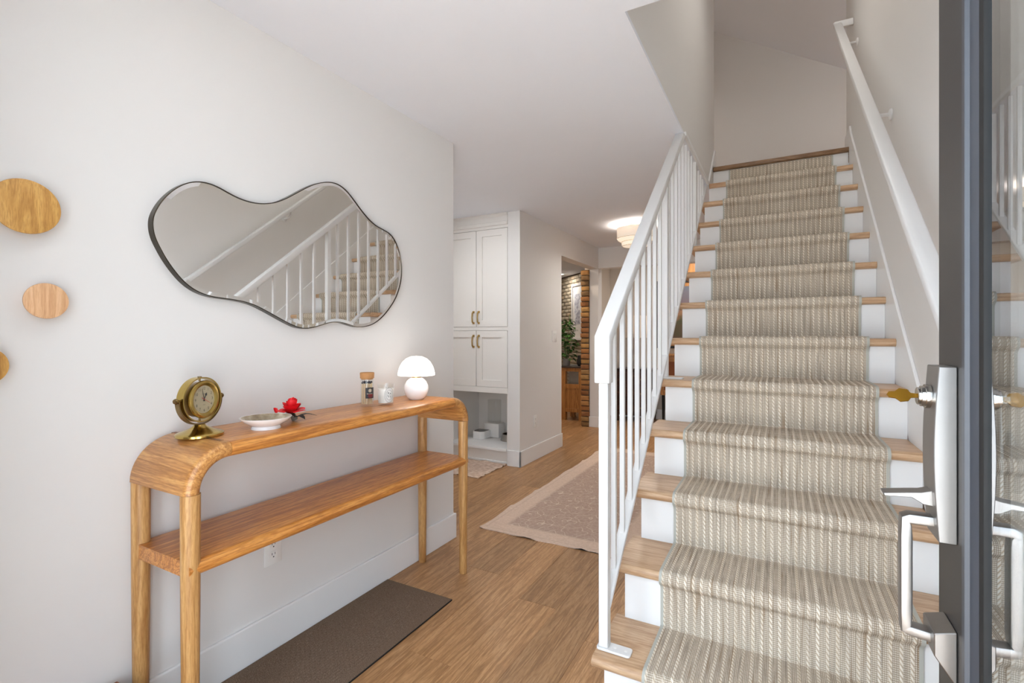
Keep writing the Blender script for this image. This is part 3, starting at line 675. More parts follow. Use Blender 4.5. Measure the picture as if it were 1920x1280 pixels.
part('tumbler', M_JAR, lambda b: lathe(b, [(0, 0), (.0315, 0), (.0335, .002), (.0375, .093), (.0362, .0935), (.0325, .010), (0, .009)], (kx_, ky_, ZT), 40), cn)
part('wax', M_WAX, lambda b: lathe(b, [(0, .0105), (.0322, .0105), (.0355, .072), (0, .071)], (kx_, ky_, ZT), 40), cn)
part('wick', M_BLACK, lambda b: tube(b, [(kx_, ky_, ZT+.071), (kx_+.001, ky_, ZT+.08)], .0009, 6), cn)
tk = math.atan2(-ky_, -kx_)+.42
def on_cone(dr_):
    def f(x, z): r = .0335+.004*(z-.002)/.091+dr_; t = tk+x/.036; return Vector((kx_+r*math.cos(t), ky_+r*math.sin(t), ZT+z))
    return f
g1, g2 = on_cone(.0004), on_cone(.0007)
lab = part('label', M_PAPER, lambda b: ring2(b, g1, 0, .046, .0005, 1, 36, .0215, .0325), cn, 0, smooth=180, label='oval white paper label')
def lab_ink(b):
    ring2(b, g2, 0, .046, .96, 1.0, 40, .0215, .0325); ring2(b, g2, 0, .046, .62, .655, 40, .0215, .0325)
    for i in range(34):
        t = 2*math.pi*i/34; add_text(b, 'I' if i % 2 else 'C', .0055, lambda x, y: g2(.0172*math.cos(t)+x, .046+.0262*math.sin(t)+y))
    for ch, x0, z0 in (('B', -.0045, .0545), ('A', .0045, .0515), ('I', -.0085, .0435), ('E', -.0025, .0400), ('S', .0052, .0385)):
        add_text(b, ch, .0125, lambda x, y: g2(x0+x, z0+y))
part('lettering', M_INK, lab_ink, lab, 0, smooth=0)
lx, ly = -1.542, 1.868
lm = thing('mushroom_lamp', 'small white mushroom table lamp, lit, on the console table', 'lamp', (lx, ly, ZT))
part('lamp_base', M_CERAMIC, lambda b: lathe(b, [(0, 0), (.030, 0), (.034, .002), (.046, .014), (.0555, .034), (.0582, .052), (.056, .070), (.047, .088), (.034, .100), (.022, .1055), (0, .1055)], (lx, ly, ZT), 48), lm)
part('collar', M_GOLD, lambda b: lathe(b, [(.020, .1045), (.0235, .106), (.0235, .112), (.020, .114), (0, .114)], (lx, ly, ZT), 32), lm)
part('lamp_shade', M_LAMPGLOW, lambda b: lathe(b, [(.018, .113), (.060, .1155), (.0865, .1165), (.0885, .119), (.087, .134), (.080, .158), (.067, .181), (.050, .197), (.028, .207), (0, .210)], (lx, ly, ZT), 56), lm)
pl_ = bpy.data.lights.new('lamp_glow', 'POINT'); pl_.energy = .9; pl_.color = SOFT; pl_.shadow_soft_size = .05
po_ = bpy.data.objects.new('lamp_glow', pl_); COL.objects.link(po_); po_.location = (lx+.11, ly+.02, ZT+.16)

# ------------------------------------------------------------------ outlet, switches
def outlet(name, label, p, axis_n, w=.072, hgt=.116, toggles=0, cat='outlet'):
    """plate on an x-facing wall, p = centre on the wall face"""
    x, y, z = p; t = thing(name, label, cat, p)
    part('cover_plate', M_WPLASTIC, lambda b: box(b, x, x+.005, y-w/2, y+w/2, z-hgt/2, z+hgt/2), t, .002, 2)
    if toggles:
        for i in range(toggles):
            yy = y+(i-(toggles-1)/2)*.046
            part('toggle', M_WPLASTIC, lambda b: prism(b, [(x+.005, z-.03), (x+.005, z+.03), (x+.011, z+.028), (x+.007, z-.028)], 'Y', yy-.015, yy+.015), t, .001, 1)
    else:
        for s_ in (-1, 1):
            zz = z+s_*.0195
            sk = part('socket', M_WPLASTIC, lambda b: prism(b, [(y+px, zz+pz_) for px, pz_ in rrect(-.0165, .0165, -.0145, .0145, .009, 4)], 'X', x+.005, x+.0068), t, 0)
            def slots(b):
                box(b, x+.0066, x+.0071, y-.0075, y-.0052, zz-.001, zz+.008); box(b, x+.0066, x+.0071, y+.0052, y+.0072, zz+.000, zz+.0075)
                lathe(b, [(0, .0071), (.0026, .0071), (.0026, .0066)], (x, y, zz-.008), 10, (1, 0, 0))
            part('slots', M_INK, slots, sk, 0, smooth=0)
outlet('wall_outlet', 'white outlet on the entry wall below the console shelf', (XW, 1.2285, .388), 1)
outlet('wall_outlet', 'white outlet low on the hallway wall right of the cabinet', (XC, 4.334, .378), 1)
outlet('light_switch', 'white double light switch on the hallway wall beside the opening', (XC, 4.80, 1.206), 1, .115, .116, 2, 'switch')

# ------------------------------------------------------------------ floor mats and rugs
def wavy(n, amp, seed):
    rr = random.Random(seed); ph = [rr.uniform(0, 6.28) for _ in range(4)]
    return lambda t: amp*sum(math.sin(t*(3+4*i)+ph[i])/(1+i) for i in range(4))
def rug_mesh(b, x0, x1, y0, y1, th, amp, lift=0.0, nx=24, ny=60):
    w1, w2, w3, w4 = (wavy(4, amp, s_) for s_ in (1, 2, 3, 4)); top = []; bot = []
    for j in range(ny+1):
        t = j/ny; rt, rb_ = [], []
        for i in range(nx+1):
            s_ = i/nx; x = (x0+w1(t*6))*(1-s_)+(x1+w2(t*6))*s_; y = (y0+w3(s_*3))*(1-t)+(y1+w4(s_*3))*t
            e = min(s_, 1-s_)*nx < .5 or min(t, 1-t)*ny < .5
            z = th+(lift*max(0, wavy(4, 1, 9)(t*11+s_*5)) if e else 0)
            rt.append(b.verts.new((x, y, z))); rb_.append(b.verts.new((x, y, z-th*.85 if e else .0005)))
        top.append(rt); bot.append(rb_)
    for L, fl in ((top, 0), (bot, 1)):
        for j in range(ny):
            for i in range(nx):
                f = (L[j][i], L[j][i+1], L[j+1][i+1], L[j+1][i]); b.faces.new(f[::-1] if fl else f)
    for L0, L1 in ((top, bot),):
        per = [(0, i) for i in range(nx)]+[(j, nx) for j in range(ny)]+[(ny, i) for i in range(nx, 0, -1)]+[(j, 0) for j in range(ny, 0, -1)]
        for k in range(len(per)):
            a_, c_ = per[k], per[(k+1) % len(per)]; b.faces.new((L0[a_[0]][a_[1]], L1[a_[0]][a_[1]], L1[c_[0]][c_[1]], L0[c_[0]][c_[1]]))
RX0, RX1, RY0, RY1 = -1.665, -.70, 2.625, 5.15
m = N('faded_persian_rug'); tc = m.new('ShaderNodeTexCoord'); sp = m.new('ShaderNodeSeparateXYZ', {0: tc.outputs['Object']}); X_, Y_ = sp.outputs[0], sp.outputs[1]
dxe = m.math('SUBTRACT', (RX1-RX0)/2, m.math('ABSOLUTE', m.math('SUBTRACT', X_, 0.0))); dye = m.math('SUBTRACT', (RY1-RY0)/2, m.math('ABSOLUTE', Y_))
de = m.math('MINIMUM', dxe, dye)
def S_(v, p, ph=0.0): return m.math('SINE', m.math('ADD', m.math('MULTIPLY', v, 2*math.pi/p), ph))
nd = m.new('ShaderNodeTexNoise', {'Vector': tc.outputs['Object'], 'Scale': 9.0, 'Detail': 3.0}); wob = m.math('MULTIPLY', m.math('SUBTRACT', nd.outputs[0], .5), 1.6)
lat = m.math('ADD', m.math('ADD', m.math('MULTIPLY', S_(X_, .25), S_(Y_, .25)), m.math('MULTIPLY', m.math('MULTIPLY', S_(X_, .125, .9), S_(Y_, .125, .4)), .75)), wob)
line = m.new('ShaderNodeMapRange', {'Value': m.math('ABSOLUTE', lat), 'From Min': .03, 'From Max': .10, 'To Min': 1.0, 'To Max': 0.0})
vor = m.new('ShaderNodeTexVoronoi', {'Vector': tc.outputs['Object'], 'Scale': 34.0}, feature='DISTANCE_TO_EDGE')
fine = m.ramp(vor.outputs[0], [(.0, (1, 1, 1)), (.14, (0, 0, 0))])
nf = m.new('ShaderNodeTexNoise', {'Vector': tc.outputs['Object'], 'Scale': 55.0, 'Detail': 4.0})
field = m.mix(nf.outputs[0], lin((162, 136, 122)), lin((192, 168, 152)))
field = m.mix(m.math('MULTIPLY', fine, .35), field, lin((206, 186, 168)))
field = m.mix(m.math('MULTIPLY', line.outputs[0], .75), field, lin((218, 200, 182)))
bord = m.mix(nf.outputs[0], lin((200, 174, 154)), lin((226, 204, 186)))
bord = m.mix(m.math('MULTIPLY', fine, .25), bord, lin((186, 160, 142)))
inb = m.ramp(de, [(.12, (0, 0, 0)), (.15, (1, 1, 1))])
guard = m.math('MULTIPLY', m.ramp(de, [(.028, (0, 0, 0)), (.032, (1, 1, 1))]), m.ramp(de, [(.036, (1, 1, 1)), (.040, (0, 0, 0))]))
m.set(color=m.mix(m.math('MULTIPLY', guard, .4), m.mix(inb, bord, field), lin((184, 160, 142))), rough=.95, spec=.1); m.bump(nf.outputs[0], .4, .002)
RUGM = m.m
ru = thing('hall_rug', 'long faded beige-pink patterned rug lying down the hallway', 'rug', ((RX0+RX1)/2, (RY0+RY1)/2, 0))
part('rug_top', RUGM, lambda b: rug_mesh(b, RX0, RX1, RY0, RY1, .006, .004, .006), ru, 0, smooth=60)
part('rug_pad', M_BLACK, lambda b: box(b, RX0+.012, RX1-.012, RY0+.006, RY1-.01, .0002, .0030), ru, 0, smooth=0)
m = N('pink_beige_mat'); tc = m.new('ShaderNodeTexCoord'); nf = m.new('ShaderNodeTexNoise', {'Vector': tc.outputs['Object'], 'Scale': 30.0, 'Detail': 5.0})
m.set(color=m.ramp(nf.outputs[0], [(.3, lin((192, 164, 144))), (.7, lin((226, 206, 190)))]), rough=.95, spec=.1); m.bump(nf.outputs[0], .4, .002); MATP = m.m
mp_ = thing('cabinet_mat', 'small pink-beige mat on the floor in front of the white cabinet', 'rug', (-2.57, 3.77, 0))
part('mat_top', MATP, lambda b: rug_mesh(b, -2.90, -2.245, 3.53, 4.03, .006, .005, .007, 20, 20), mp_, 0, smooth=60)
part('mat_pad', M_BLACK, lambda b: box(b, -2.89, -2.255, 3.538, 4.02, .0002, .003), mp_, 0, smooth=0)
# ribbed door mat
MX0, MX1, MY0, MY1 = XW+.018, -1.318, .80, 1.846
m = N('ribbed_brown_mat'); tc = m.new('ShaderNodeTexCoord'); nf = m.new('ShaderNodeTexNoise', {'Vector': tc.outputs['Object'], 'Scale': 420.0, 'Detail': 3.0})
n2 = m.new('ShaderNodeTexNoise', {'Vector': tc.outputs['Object'], 'Scale': 5.0})
m.set(color=m.mix(m.math('MULTIPLY', n2.outputs[0], .3), m.ramp(nf.outputs[0], [(.3, lin((70, 57, 47))), (.55, lin((126, 107, 91))), (.75, lin((172, 154, 136)))]), lin((118, 96, 78))), rough=1, spec=.05); m.bump(nf.outputs[0], .8, .003)
MATB = m.m
dm_ = thing('door_mat', 'dark brown ribbed mat under the console table', 'mat', ((MX0+MX1)/2, 1.2, 0))
def mat_ribs(b):
    nx, ny = 132, 330; V_ = []
    for j in range(ny+1):
        for i in range(nx+1):
            x = MX0+(MX1-MX0)*i/nx; y = MY0+(MY1-MY0)*j/ny; e = min(x-MX0, MX1-x, y-MY0, MY1-y)
            hh = 0 if e < .032 else .0026*max(0, math.sin(2*math.pi*x/.0135))**.6*(.35+.65*(math.sin(2*math.pi*(y/.021+.5*(int(x/.0135) % 2))) > -.35))
            V_.append(b.verts.new((x, y, .007+hh)))
    for j in range(ny):
        for i in range(nx):
            k = j*(nx+1)+i; b.faces.new((V_[k], V_[k+1], V_[k+nx+2], V_[k+nx+1]))
part('mat_pile', MATB, mat_ribs, dm_, 0, smooth=180)
part('rubber_backing', M_BLACK, lambda b: box(b, MX0-.002, MX1+.002, MY0-.002, MY1+.002, .0003, .0068), dm_, .001, 1)
# low box at the picture's bottom edge
wb = thing('wooden_box', 'low reddish-brown wooden box at the wall below the console near leg', 'box', (-1.55, .55, 0))
part('lid', M_REDW, lambda b: box(b, -1.70, -1.42, .40, .712, .185, .205), wb, .002, 1)
part('box_body', M_REDW, lambda b: box(b, -1.69, -1.43, .41, .702, 0, .1848), wb, .002, 1)

# ------------------------------------------------------------------ built-in cabinet
CXR, CXM, CXL = -2.2295, -2.578, -2.9295
cb = thing('storage_cabinet', 'white built-in shaker cabinet with brass pulls and an open feeding niche', 'cabinet', (-2.58, YC+.3, 0))
YF = YC+.022                                 # face frame plane; doors sit proud to YC
part('crown', M_CAB, lambda b: prism(b, [(YC-.0, 2.226), (YC-.0, 2.25), (YC-.012, 2.256), (YC-.012, 2.285), (YC-.004, 2.29), (YC-.004, 2.335), (YC-.02, 2.352), (YC-.02, ZC-.001), (YC+.3, ZC-.001), (YC+.3, 2.226)], 'X', CXL, CXR), cb, 0)
def carcass(b):
    box(b, CXL, CXR, YF, YC+.58, .70, 2.226); box(b, CXL, CXL+.02, YC+.01, YC+.6, 0, .70); box(b, CXR-.012, CXR, YC+.01, YC+.6, 0, .70); box(b, CXL+.02, CXR-.012, YC+.57, YC+.6, 0, .70)
part('carcass', M_CAB, carcass, cb, 0, smooth=0)
part('mid_rail', M_CAB, lambda b: box(b, CXL, CXR, YC+.004, YF+.001, 1.262, 1.296), cb, .001, 1)
part('lower_rail', M_CAB, lambda b: box(b, CXL, CXR, YC-.004, YF+.001, .668, .722), cb, .002, 1)
part('ledge', M_TRIM, lambda b: box(b, CXL+.021, CXR-.013, YC-.006, YC+.569, .125, .155), cb, .003, 2)
part('toe_panel', M_CAB, lambda b: box(b, CXL+.021, CXR-.013, YC+.04, YC+.06, .001, .1245), cb, 0)
part('toe_strip', M_TRIM, lambda b: box(b, CXL+.021, CXR-.013, YC+.026, YC+.04, .001, .022), cb, .003, 1)
def cab_door(x0, x1, z0, z1, hx, hz0, hz1):
    st_ = .062
    d = part('door', M_CAB, lambda b: (box(b, x0, x0+st_, YC, YF-.001, z0, z1), box(b, x1-st_, x1, YC, YF-.001, z0, z1), box(b, x0+st_, x1-st_, YC, YF-.001, z0, z0+st_), box(b, x0+st_, x1-st_, YC, YF-.001, z1-st_, z1)), cb, 0, smooth=0)
    part('panel', M_CAB, lambda b: box(b, x0+st_-.001, x1-st_+.001, YC+.014, YF-.001, z0+st_-.001, z1-st_+.001), d, 0, smooth=0)
    def hd(b):
        for z in (hz0+.008, hz1-.008): box(b, hx-.011, hx+.011, YC-.006, YC, z-.010, z+.010)
        tube(b, [(hx, YC-.004, hz0+.006), (hx, YC-.024, hz0+.020), (hx, YC-.030, (hz0+hz1)/2), (hx, YC-.024, hz1-.020), (hx, YC-.004, hz1-.006)], [.009, .0075, .006, .0075, .009], 8)
    part('handle', M_GOLD, hd, d)
g = .0028
for x0, x1, hx in ((CXL+.004, CXM-g, CXM-.03), (CXM+g, CXR-.004, CXM+.03)):
    cab_door(x0, x1, 1.298, 2.222, hx, 1.325, 1.448); cab_door(x0, x1, .725, 1.259, hx, 1.095, 1.218)
# pet feeder and bowl in the niche
fx, fy, fz = -2.70, 4.33, .1552
fd = thing('pet_feeder', 'white pet water dispenser with a clear tank in the cabinet niche', 'pet feeder', (fx, fy, fz))
part('basin', M_WPLASTIC, lambda b: prism(b, [(fx-.085, fy+.06), (fx-.085, fy-.04), (fx-.065, fy-.085), (fx+.025, fy-.095), (fx+.06, fy-.06), (fx+.06, fy+.06)], 'Z', fz, fz+.078), fd, .006, 2)
part('bowl_liner', plain('dark_bowl', (70, 64, 60), .25), lambda b: prism(b, [(fx-.074, fy+.05), (fx-.074, fy-.038), (fx-.058, fy-.076), (fx+.020, fy-.084), (fx+.05, fy-.055), (fx+.05, fy+.05)], 'Z', fz+.078, fz+.0795), fd)
part('tower', M_WPLASTIC, lambda b: box(b, fx-.02, fx+.155, fy+.062, fy+.19, fz, fz+.145), fd, .008, 2)
part('tank', M_CLEAR, lambda b: prism(b, [(fx+.066+.075*math.cos(t), fy+.128+.058*math.sin(t)) for t in np.linspace(0, 2*math.pi, 28, endpoint=False)], 'Z', fz+.146, fz+.385), fd, .004, 2)
b = bmk(); lathe(b, [(.095, 0), (.097, .003), (.078, .062), (.081, .067), (.077, .0685), (.072, .064), (.070, .02), (0, .016)], (-2.395, 4.36, .1552), 40)
tag(obj('pet_bowl', b, M_CHROME), 'polished steel pet bowl in the cabinet niche beside the dispenser', 'bowl')

# ------------------------------------------------------------------ ceiling fixture in the hall
px, py_ = -1.307, 5.085
cf = thing('ceiling_light', 'white two-tier fabric drum ceiling light in the hallway', 'ceiling light', (px, py_, ZC-.001))
part('canopy', M_GOLD, lambda b: lathe(b, [(0, -.0005), (.062, -.0005), (.064, -.010), (.056, -.016), (.012, -.018), (.012, -.05), (0, -.05)], (px, py_, ZC), 32), cf)
part('drum_shade', M_DRUM, lambda b: lathe(b, [(.190, -.150), (.190, -.045), (.188, -.045), (.188, -.150)], (px, py_, ZC), 56), cf)
part('lower_diffuser', M_DRUMIN, lambda b: lathe(b, [(.187, -.150), (.180, -.165), (.145, -.185), (.142, -.212), (.135, -.226), (0, -.228)], (px, py_, ZC), 56), cf)
for zz, r_ in ((-.045, .1895), (-.150, .1895), (-.186, .1455), (-.226, .1355)):
    part('shade_rim', M_BIND, lambda b: tube(b, [(px+r_*math.cos(t), py_+r_*math.sin(t), ZC+zz) for t in np.linspace(0, 2*math.pi, 57)], .0022, 6, False), cf)
part('support_ring', M_GOLD, lambda b: tube(b, [(px-.187, py_, ZC-.05), (px, py_, ZC-.047), (px+.187, py_, ZC-.05)], .003, 6), cf)
hl = bpy.data.lights.new('hall_glow', 'POINT'); hl.energy = 13; hl.color = SOFT; hl.shadow_soft_size = .06
ho = bpy.data.objects.new('hall_glow', hl); COL.objects.link(ho); ho.location = (px, py_, ZC-.10)
area('hall_down', (px, py_, ZC-.235), (0, 0, 0), .3, .3, 8, SOFT, shape='DISK')

# recessed ceiling lights (all but the far side-room one are added out of view)
def downlight(x, y, z, power, col, label, r=.07, size=.12):
    t = thing('recessed_light', label, 'ceiling light', (x, y, z), 'recessed ceiling lights')
    part('trim_ring', M_WPLASTIC, lambda b: lathe(b, [(r, -.0005), (r+.012, -.0005), (r+.010, -.006), (r-.004, -.006)], (x, y, z), 28), t)
    part('lens', M_LED, lambda b: lathe(b, [(0, -.003), (r-.004, -.003), (r-.004, -.001)], (x, y, z), 28), t)
    area('recessed_lamp', (x, y, z-.02), (0, 0, 0), size, size, power, col, shape='DISK')
downlight(-.95, .72, ZC, 1, NEUT, 'added unseen recessed light in the entry ceiling above the console table')  # added fixture above the view, fill for the entry
downlight(-2.3, 3.1, ZC, 8, NEUT, 'added unseen recessed light in the side passage ceiling')  # added fixture out of view, brightens the passage and cabinet
downlight(-3.62, 8.55, ZC, 5, SOFT, 'small recessed light glowing beyond the hall opening')
downlight(-2.9, 6.0, ZC, 12, WARM, 'added unseen recessed light over the oak cabinet in the side room')  # added warm fixture out of view, lights the side room
downlight(-.9, 6.75, ZC, 12, SOFT, 'added unseen recessed light above the painting in the back room')  # added fixture out of view, lights the back room
area('upstairs_lamp', (-1.35, 5.1, 4.3), (0, math.radians(25), 0), .5, .5, 6, (1, .95, .88))
ul = bpy.data.lights.new('upstairs_fill', 'POINT'); ul.energy = 3.5; ul.color = (1, .95, .90); ul.shadow_soft_size = .12  # added unseen point light, brightens the sloping ceiling and far wall
uo = bpy.data.objects.new('upstairs_fill', ul); COL.objects.link(uo); uo.location = (1.12, 4.78, 3.2)
area('stairwell_fill', (-.05, 3.0, 4.05), (0, math.radians(-31), 0), .7, 1.0, 8.5, (1, .95, .87))  # added area light overhead without any skylight, brightens the right stair wall

# ------------------------------------------------------------------ brick column and brick wall
brm = N('worn_brick'); tc = brm.new('ShaderNodeTexCoord'); oi = brm.new('ShaderNodeObjectInfo')
no = brm.new('ShaderNodeTexNoise', {'Vector': tc.outputs['Object'], 'Scale': 22.0, 'Detail': 5.0})
bc = brm.ramp(oi.outputs['Random'], [(0, lin((146, 94, 56))), (.35, lin((188, 128, 72))), (.7, lin((206, 158, 92))), (1, lin((132, 102, 68)))])
brm.set(color=brm.mix(brm.math('MULTIPLY', no.outputs[0], .55), bc, lin((104, 82, 58))), rough=.9); brm.bump(no.outputs[0], .8, .01)
grm = N('pale_washed_brick'); tc = grm.new('ShaderNodeTexCoord'); oi = grm.new('ShaderNodeObjectInfo')
no = grm.new('ShaderNodeTexNoise', {'Vector': tc.outputs['Object'], 'Scale': 16.0, 'Detail': 5.0})
bc = grm.ramp(oi.outputs['Random'], [(0, lin((168, 154, 132))), (.5, lin((204, 192, 168))), (1, lin((186, 164, 134)))])
grm.set(color=grm.mix(grm.math('MULTIPLY', no.outputs[0], .6), bc, lin((112, 98, 84))), rough=.9); grm.bump(no.outputs[0], .8, .01)
M_MORT = plain('mortar', (96, 84, 70), .95, var=.15, nscale=60, bump=.4, bscale=80)
bc0 = (-2.285, 6.30)
b = bmk(); box(b, -2.335, -2.226, YX-.005, YX+.13, 0, 2.09)
bcol = struct('wall_brick_column', b, M_MORT, 'exposed orange brick column at the edge of the hall opening', cat='brick column')
b = bmk(); box(b, -.058, .050, -.030, .05, 0, .057); bev(b, .006, 2)
for v in b.verts: v.co += Vector((random.uniform(-.004, .004), random.uniform(-.004, .004), random.uniform(-.002, .002)))
bk0 = obj('brick', b, brm.m, None, 50); bk0.parent = bcol
for i in range(30):
    o = bk0 if i == 0 else copy_part(bk0, bcol)
    o.location = (-2.280+random.uniform(-.006, .004), YX+.012+random.uniform(-.008, .006), .004+i*.0695); o.rotation_euler = (0, 0, random.choice((0, math.pi))+random.uniform(-.03, .03))
# angled brick wall in the side room
ang = math.radians(135); ex = Vector((math.cos(ang), math.sin(ang), 0)); bo = Vector((-3.10, 8.42, 0)); nrm = Vector((-math.cos(math.radians(45)), -math.sin(math.radians(45)), 0))
b = bmk(); p = [bo, bo+ex*1.15, bo+ex*1.15-nrm*.2, bo-nrm*.2]
prism(b, [(q_.x, q_.y) for q_ in p], 'Z', 0, ZC)
bw = struct('wall_brick', b, M_MORT, 'pale washed brick wall set at an angle in the side room', cat='brick wall')
b = bmk(); box(b, 0, .196, -.014, .006, 0, .058); bev(b, .004, 1)
for v in b.verts: v.co += Vector((random.uniform(-.003, .003), random.uniform(-.003, .003), random.uniform(-.002, .002)))
g0 = obj('brick', b, grm.m, None, 50); g0.parent = bw; n_ = 0
for r_ in range(34):
    for c_ in range(-1, 5):
        s0 = c_*.207+(.1035 if r_ % 2 else 0)+.10
        if s0 < -.01 or s0 > .95: continue
        o = g0 if n_ == 0 else copy_part(g0, bw); n_ += 1
        pos = bo+ex*(s0+.196)+nrm*random.uniform(-.002, .004); o.location = (pos.x, pos.y, .004+r_*.069); o.rotation_euler = (0, 0, ang+math.pi)
fq = bo+ex*.33+nrm*.022
pf = thing('framed_picture', 'white framed pale sketch hanging on the angled brick wall', 'picture', (fq.x, fq.y, 1.65))
def rot_box(b, s0, s1, d0, d1, z0, z1):
    vs = []
    for z in (z0, z1):
        for s_, d_ in ((s0, d0), (s1, d0), (s1, d1), (s0, d1)): q_ = bo+ex*s_+nrm*d_; vs.append(b.verts.new((q_.x, q_.y, z)))
    for f in ((0,1,2,3),(4,5,6,7),(0,1,5,4),(1,2,6,5),(2,3,7,6),(3,0,4,7)): b.faces.new([vs[i] for i in f])
def fr_(b):
    for s0, s1, z0, z1 in ((.0, .04, 1.13, 2.17), (.42, .46, 1.13, 2.17), (.04, .42, 1.13, 1.17), (.04, .42, 2.13, 2.17)): rot_box(b, s0, s1, .02, .05, z0, z1)
part('frame', M_TRIM, fr_, pf, 0, smooth=0)
part('mat_board', M_PAPER, lambda b: rot_box(b, .04, .42, .02, .03, 1.17, 2.13), pf, 0, smooth=0)
sk = N('grey_sketch'); tc = sk.new('ShaderNodeTexCoord'); no = sk.new('ShaderNodeTexNoise', {'Vector': tc.outputs['Object'], 'Scale': 9.0, 'Detail': 6.0, 'Distortion': 1.5})
sk.set(color=sk.ramp(no.outputs[0], [(.35, lin((150, 150, 166))), (.55, lin((214, 214, 220))), (.7, lin((236, 236, 236)))]), rough=.8)
part('sketch', sk.m, lambda b: rot_box(b, .11, .35, .03, .032, 1.42, 1.98), pf, 0, smooth=0)

# oak cabinet, plant and black pot in the side room
oc = thing('oak_cabinet', 'oak cabinet with a dark top in the side room by the brick column', 'cabinet', (-2.6, 6.75, 0))
part('counter_top', plain('dark_stone_top', (58, 50, 46), .35), lambda b: box(b, -2.80, -2.42, 6.55, 7.0, .752, .775), oc, .003, 1)
def ocf(b):
    for x0, x1 in ((-2.77, -2.70), (-2.50, -2.43)):
        for y0, y1 in ((6.57, 6.64), (6.92, 6.98)): box(b, x0, x1, y0, y1, 0, .751)
    box(b, -2.70, -2.50, 6.575, 6.60, .70, .751); box(b, -2.70, -2.50, 6.575, 6.60, .46, .52); box(b, -2.70, -2.50, 6.575, 6.60, .12, .17)
part('frame', M_OAK, ocf, oc, 0, smooth=0)
part('panel', M_OAK, lambda b: box(b, -2.70, -2.50, 6.585, 6.598, .17, .46), oc, 0, smooth=0)
part('glass', M_JAR, lambda b: box(b, -2.70, -2.50, 6.586, 6.590, .52, .70), oc, 0, smooth=0)
part('back_panel', plain('stone_back', (168, 160, 150), .8, var=.2, nscale=14), lambda b: box(b, -2.70, -2.50, 6.70, 6.72, .17, .72), oc, 0, smooth=0)
b = bmk(); lathe(b, [(0, 0), (.045, 0), (.06, .03), (.062, .09), (.05, .12), (.052, .15), (.044, .15), (.04, .12), (0, .11)], (-2.495, 6.66, .7755), 24)
tag(obj('black_pot', b, M_BLACK), 'black pot standing on the dark top of the oak cabinet', 'pot')
pt = thing('potted_plant', 'leafy green plant on the oak cabinet in the side room', 'plant', (-2.745, 6.72, .7755))
part('pot', plain('clear_grey_pot', (150, 150, 150), .2), lambda b: lathe(b, [(0, 0), (.05, 0), (.06, .10), (.055, .10), (.05, .02), (0, .015)], (-2.745, 6.72, .7755), 20), pt)
def stems(b):
    for i in range(9):
        t = i*2.4; r = .05+.02*(i % 4); top_ = .28+.055*i
        tube(b, [(-2.745, 6.72, .80), (-2.745+r*.5*math.cos(t), 6.72+r*.5*math.sin(t), .80+top_*.5), (-2.745+r*math.cos(t), 6.72+r*math.sin(t), .80+top_)], .003, 5)
part('stems', M_GREEN, stems, pt)
rr = random.Random(5)
for i in range(260):
    z = rr.uniform(.86, 1.44); wr = .13*(1.2-.6*abs(z-1.1)/.35); t = rr.uniform(0, 6.28); r = wr*math.sqrt(rr.random())
    p = (-2.745+r*math.cos(t), 6.72+r*math.sin(t)*.8, z); d = (math.cos(t+rr.uniform(-.8, .8)), math.sin(t+rr.uniform(-.8, .8)), rr.uniform(-.7, .3))
    part('leaf', M_GREEN, lambda b: leaf(b, p, d, rr.uniform(.06, .10), rr.uniform(.02, .03), .008), pt, 0, smooth=180)

# ------------------------------------------------------------------ back room beyond the beam, seen between the balusters
dc = thing('dark_chest', 'dark mahogany chest of drawers below the table lamp', 'chest', (-1.80, 7.05, 0))
part('chest_top', M_DARKW, lambda b: box(b, -2.08, -1.54, 6.86, 7.27, .715, .742), dc, .004, 2)
part('chest_body', M_DARKW, lambda b: box(b, -2.06, -1.56, 6.88, 7.26, .09, .7148), dc, 0, smooth=0)
for i in range(3):
    d_ = part('drawer', M_DARKW, lambda b: box(b, -2.045, -1.575, 6.866, 6.8795, .11+i*.2, .295+i*.2), dc, .003, 1)
    for x in (-1.93, -1.69): part('knob', M_BRASSD, lambda b: lathe(b, [(0, .018), (.010, .016), (.012, .010), (.005, .005), (.005, 0), (0, 0)], (x, 6.8655, .2025+i*.2), 12, (0, -1, 0)), d_)
for x in (-2.045, -1.60):
    for y in (6.89, 7.22): part('foot', M_DARKW, lambda b: lathe(b, [(0, 0), (.014, 0), (.02, .09), (0, .09)], (x+.012, y+.012, 0), 10), dc)
tl = thing('table_lamp', 'table lamp with a wide linen shade on a crystal stem', 'lamp', (-1.80, 7.06, .7425))
part('stem', plain('crystal_stem', (206, 204, 198), .08, .3), lambda b: lathe(b, [(0, 0), (.065, 0), (.065, .012), (.02, .022), (.014, .06), (.03, .09), (.034, .12), (.014, .15), (.012, .19), (.028, .22), (.03, .25), (.012, .28), (.010, .40), (0, .40)], (-1.80, 7.06, .7425), 16), tl)
part('lamp_shade', M_DIM, lambda b: lathe(b, [(.195, .44), (.195, .75), (.192, .75), (.192, .44)], (-1.80, 7.06, .7425), 48), tl)
part('shade_ring', M_GOLD, lambda b: (tube(b, [(-1.99, 7.06, 1.19), (-1.61, 7.06, 1.19)], .002, 5), tube(b, [(-1.80, 7.06, 1.13), (-1.80, 7.06, 1.2)], .004, 6)), tl)
sb = thing('cane_sideboard', 'tan wood sideboard with cane doors on black legs behind the stairs', 'sideboard', (-.9, 7.08, 0))
part('top', M_OAK, lambda b: box(b, -1.44, -.40, 6.86, 7.275, .93, .955), sb, .003, 1)
part('body', M_OAK, lambda b: (box(b, -1.43, -.41, 6.88, 7.27, .40, .9298)), sb, 0, smooth=0)
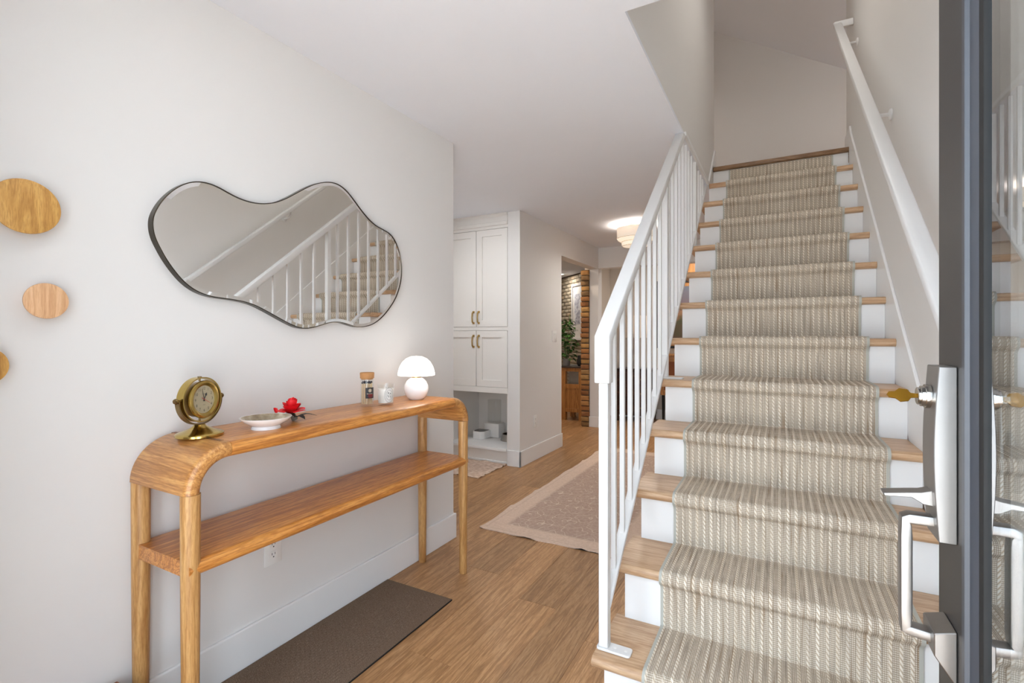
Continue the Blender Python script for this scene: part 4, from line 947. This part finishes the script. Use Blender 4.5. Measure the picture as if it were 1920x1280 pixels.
cn_ = N('cane_weave'); tc = cn_.new('ShaderNodeTexCoord'); ch = cn_.new('ShaderNodeTexChecker', {'Vector': tc.outputs['Object'], 'Color1': (*lin((150, 84, 40)), 1), 'Color2': (*lin((92, 46, 22)), 1), 'Scale': 90.0}); cn_.set(color=ch.outputs[0], rough=.7)
for x0 in (-1.425, -1.09, -.755):
    d_ = part('door', M_OAK, lambda b: (box(b, x0, x0+.33, 6.868, 6.8795, .41, .47), box(b, x0, x0+.33, 6.868, 6.8795, .86, .92), box(b, x0, x0+.04, 6.868, 6.8795, .47, .86), box(b, x0+.29, x0+.33, 6.868, 6.8795, .47, .86)), sb, 0, smooth=0)
    part('cane_panel', cn_.m, lambda b: box(b, x0+.039, x0+.291, 6.874, 6.8795, .469, .861), d_, 0, smooth=0)
for x in (-1.40, -.46):
    for y in (6.92, 7.22): part('leg', M_BLACK, lambda b: lathe(b, [(0, 0), (.014, 0), (.02, .40), (0, .40)], (x, y, 0), 10), sb)
pg = thing('landscape_painting', 'black framed landscape painting hanging behind the stairs', 'painting', (-.9, YB-.02, 1.5))
def pframe(b):
    for x0, x1, z0, z1 in ((-1.58, -1.545, 1.03, 2.0), (-.30, -.265, 1.03, 2.0), (-1.545, -.30, 1.03, 1.065), (-1.545, -.30, 1.965, 2.0)): box(b, x0, x1, YB-.035, YB-.001, z0, z1)
part('frame', M_BLACK, pframe, pg, 0, smooth=0)
part('liner', M_OAK, lambda b: box(b, -1.545, -.30, YB-.02, YB-.005, 1.065, 1.965), pg, 0, smooth=0)
pa = N('landscape_canvas'); tc = pa.new('ShaderNodeTexCoord'); sz = pa.new('ShaderNodeSeparateXYZ', {0: tc.outputs['Object']}); no = pa.new('ShaderNodeTexNoise', {'Vector': tc.outputs['Object'], 'Scale': 5.0, 'Detail': 6.0})
ff = pa.math('ADD', pa.math('ADD', sz.outputs[2], .42), pa.math('MULTIPLY', pa.math('SUBTRACT', no.outputs[0], .5), .5))
pa.set(color=pa.ramp(ff, [(.1, lin((96, 70, 54))), (.30, lin((70, 72, 44))), (.42, lin((150, 110, 80))), (.55, lin((112, 92, 96))), (.8, lin((92, 96, 108)))]), rough=.6)
part('canvas', pa.m, lambda b: box(b, -1.49, -.355, YB-.024, YB-.0195, 1.12, 1.91), pg, 0, smooth=0)
ws = thing('wall_box', 'small tan wooden box shelf above the painting, seen between stair treads', 'shelf', (-1.0, YB-.06, 2.17))
part('shelf_board', M_OAK, lambda b: box(b, -1.16, -.84, YB-.11, YB-.001, 2.09, 2.11), ws, .002, 1)
part('front', M_OAK, lambda b: box(b, -1.16, -.84, YB-.12, YB-.105, 2.09, 2.25), ws, .002, 1)
